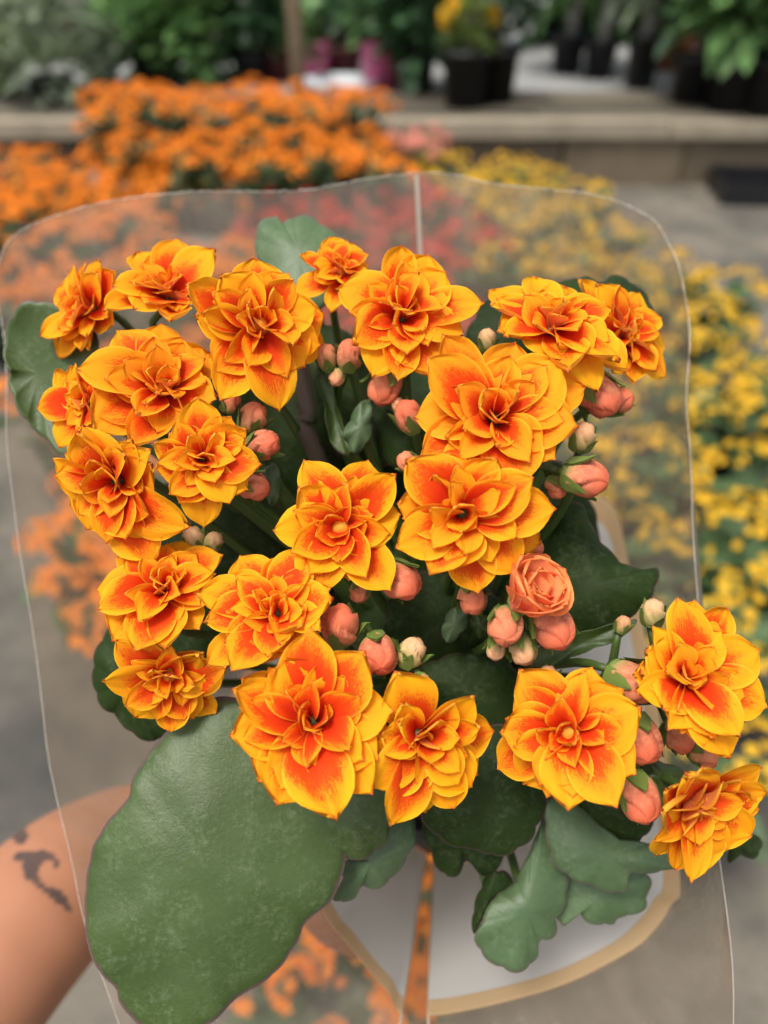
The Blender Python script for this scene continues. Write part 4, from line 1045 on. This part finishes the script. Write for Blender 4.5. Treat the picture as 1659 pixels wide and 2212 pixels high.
LF(src((560,1740),(470,1790),(405,1840),(353,1909),(327,1956),(320,1996),(278,2042),(237,2106),(220,2170),(212,2245),(214,2332),(223,2378),(249,2432),(286,2468),(301,2511),(347,2562),(430,2596),(515,2566),(556,2534),(594,2494),(642,2468),(694,2426),(741,2361),(768,2303),(822,2260),(850,2205),(866,2140),(880,2050),(860,1950),(800,1850),(700,1785)), .184, gx=.0012, gy=-.0016, dome=.005, mat='leaf', seed=6, th=.0022, n=200, scallop=2.5, centre=(430, 1880), fold=.0006, fdir=(-.35, .94))
LF(src((740,1900),(850,1860),(960,1930),(985,2030),(970,2095),(945,2128),(903,2148),(850,2146),(770,2100),(720,2000)), .1915, gy=-.001, dome=.004, mat='leaf', seed=36)
LF(z(A8, (700,200),(712,270),(690,330),(662,400),(630,452),(560,502),(500,518),(445,512),(400,490),(340,487),(290,470),(240,440),(195,400),(150,330),(140,220),(250,60),(430,-40),(600,-20)), .197, gy=-.0015, dome=.005, mat='leaf_dark', seed=7)
LF(z(A8, (160,330),(170,430),(200,500),(232,572),(270,607),(320,600),(350,552),(372,548),(410,592),(445,612),(490,570),(540,480),(500,360),(350,280),(220,270)), .208, dome=.004, mat='leaf_dark', seed=8)
LF(z(A8, (478,690),(430,780),(395,860),(402,912),(442,962),(500,1000),(560,1020),(612,1010),(640,982),(666,945),(672,895),(722,875),(745,842),(752,790),(790,700),(800,560),(820,400),(800,280),(720,250),(660,420),(600,560),(540,655)), .206, gx=.001, gy=-.002, dome=.003, mat='leaf_blue', seed=9, centre=(829.5+.5*620, 1590+.5*760))
LF(z(A8, (390,855),(380,785),(400,700),(430,620),(470,585),(520,580),(560,640),(530,680),(480,720),(430,790)), .211, dome=.003, mat='leaf_dark', seed=10)
LF(z(A8, (690,330),(715,500),(742,560),(790,602),(850,632),(905,652),(970,672),(1030,680),(1050,650),(1062,602),(1110,595),(1160,592),(1210,582),(1262,562),(1250,490),(1150,462),(1050,448),(980,420),(900,350),(810,270),(720,260)), .200, gx=.001, gy=-.002, dome=.003, mat='leaf_blue', seed=11)
LF(z(A8, (720,560),(730,680),(740,780),(772,822),(802,800),(830,770),(880,802),(940,817),(988,812),(1010,786),(1080,772),(1132,740),(1142,680),(1152,620),(1100,560),(950,500),(800,480)), .214, gy=-.002, dome=.003, mat='leaf_blue', seed=12)
LF([(760,1800),(770,1840),(745,1862),(736,1900),(722,1935),(720,1945),(740,1950),(768,1938),(780,1918),(805,1920),(830,1912),(850,1895),(870,1868),(888,1838),(898,1810),(896,1770),(850,1730),(790,1740)], .203, gy=-.002, dome=.005, mat='leaf_blue', seed=13)
LF(z(A8, (1470,450),(1480,500),(1492,545),(1540,522),(1600,527),(1635,485),(1622,440),(1560,400),(1500,400)), .216, dome=.003, mat='leaf_dark', seed=14)
# inner leaves deep in the plant, some added to darken its gaps
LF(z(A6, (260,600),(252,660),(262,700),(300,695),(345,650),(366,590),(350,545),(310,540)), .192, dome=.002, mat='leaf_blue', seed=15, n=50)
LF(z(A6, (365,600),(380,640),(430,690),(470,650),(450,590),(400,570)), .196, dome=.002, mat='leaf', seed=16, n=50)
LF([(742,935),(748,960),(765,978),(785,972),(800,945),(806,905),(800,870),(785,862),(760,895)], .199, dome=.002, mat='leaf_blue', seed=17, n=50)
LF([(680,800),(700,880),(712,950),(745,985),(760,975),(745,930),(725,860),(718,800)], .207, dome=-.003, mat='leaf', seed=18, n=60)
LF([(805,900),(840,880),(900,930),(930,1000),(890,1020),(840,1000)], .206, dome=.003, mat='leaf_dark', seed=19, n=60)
LF([(570,1020),(590,1000),(608,1030),(605,1075),(585,1092),(572,1070)], .198, dome=.002, mat='leaf_blue', seed=20, n=50)
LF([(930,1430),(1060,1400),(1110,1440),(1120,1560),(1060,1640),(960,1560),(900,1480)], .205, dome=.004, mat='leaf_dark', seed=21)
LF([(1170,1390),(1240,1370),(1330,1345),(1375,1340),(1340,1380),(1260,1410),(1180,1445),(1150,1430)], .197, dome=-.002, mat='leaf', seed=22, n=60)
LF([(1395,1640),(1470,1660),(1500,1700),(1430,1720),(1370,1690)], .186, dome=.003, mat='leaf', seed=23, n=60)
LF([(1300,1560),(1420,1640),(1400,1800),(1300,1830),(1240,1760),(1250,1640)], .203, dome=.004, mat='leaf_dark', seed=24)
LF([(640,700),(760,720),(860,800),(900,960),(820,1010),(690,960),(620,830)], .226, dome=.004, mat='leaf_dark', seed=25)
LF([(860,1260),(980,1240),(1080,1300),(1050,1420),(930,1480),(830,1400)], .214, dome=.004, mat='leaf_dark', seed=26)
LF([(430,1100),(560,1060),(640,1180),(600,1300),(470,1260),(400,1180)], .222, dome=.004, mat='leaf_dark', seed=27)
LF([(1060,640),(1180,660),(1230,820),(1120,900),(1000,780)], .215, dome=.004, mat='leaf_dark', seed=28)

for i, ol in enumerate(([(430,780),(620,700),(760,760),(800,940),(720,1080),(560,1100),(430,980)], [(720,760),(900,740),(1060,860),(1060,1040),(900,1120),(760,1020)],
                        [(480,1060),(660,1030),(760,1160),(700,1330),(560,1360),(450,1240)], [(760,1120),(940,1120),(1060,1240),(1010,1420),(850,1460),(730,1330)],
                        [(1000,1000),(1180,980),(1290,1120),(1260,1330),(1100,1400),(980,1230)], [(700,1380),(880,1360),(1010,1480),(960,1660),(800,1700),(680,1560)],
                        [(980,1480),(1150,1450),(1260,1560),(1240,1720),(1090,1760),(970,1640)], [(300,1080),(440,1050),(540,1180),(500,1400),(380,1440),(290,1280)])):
    LF(ol, .236 + .006 * (i % 3), gx=.002 * ((i % 3) - 1), gy=-.002 * (i % 2), dome=.006, mat='leaf_dark', seed=60 + i, n=70)  # filler leaves added behind the flowers so the heart reads dark
# stems: each runs from its flower, bud or leaf down to the soil --------------------
for i, (p, n) in enumerate(stems):
    rnd = random.Random(900 + i)
    root = PBASE + Vector((rnd.uniform(-.012, .012), rnd.uniform(-.012, .012), 0))
    a = p - n * .012 + Vector((0, 0, -.006)); k = root.lerp(p, .55); k = k + (axis_pt(k) - k) * .25
    mb = MB(); mb.tube(catmull([tuple(p), tuple(a), tuple(k), tuple(root)], 12, False), [interp(j / 11, [0, .3, 1], [.0010, .0012, .0017]) for j in range(12)], 7)
    child('stem', mb.mesh('stem', [M['stem']]), plant)
for i, p in enumerate(LV):
    rnd = random.Random(1200 + i)
    root = PBASE + Vector((rnd.uniform(-.01, .01), rnd.uniform(-.01, .01), 0.01)); k = root.lerp(p, .5) + Vector((0, 0, .008))
    mb = MB(); mb.tube(catmull([tuple(p), tuple(k), tuple(root)], 9, False), [.0013] * 3 + [.0016] * 6, 7)
    child('stem', mb.mesh('stem', [M['stem']]), plant)
# woody stem and pale stick seen between the flowers
mb = MB(); mb.tube(catmull([tuple(P(632, 700, .210)), tuple(P(650, 800, .212)), tuple(P(668, 900, .216)), tuple(P(690, 1000, .224)), tuple(PBASE)], 14, False), [.0026]*14, 8)
child('stem', mb.mesh('stem', [M['stem_brown']]), plant)
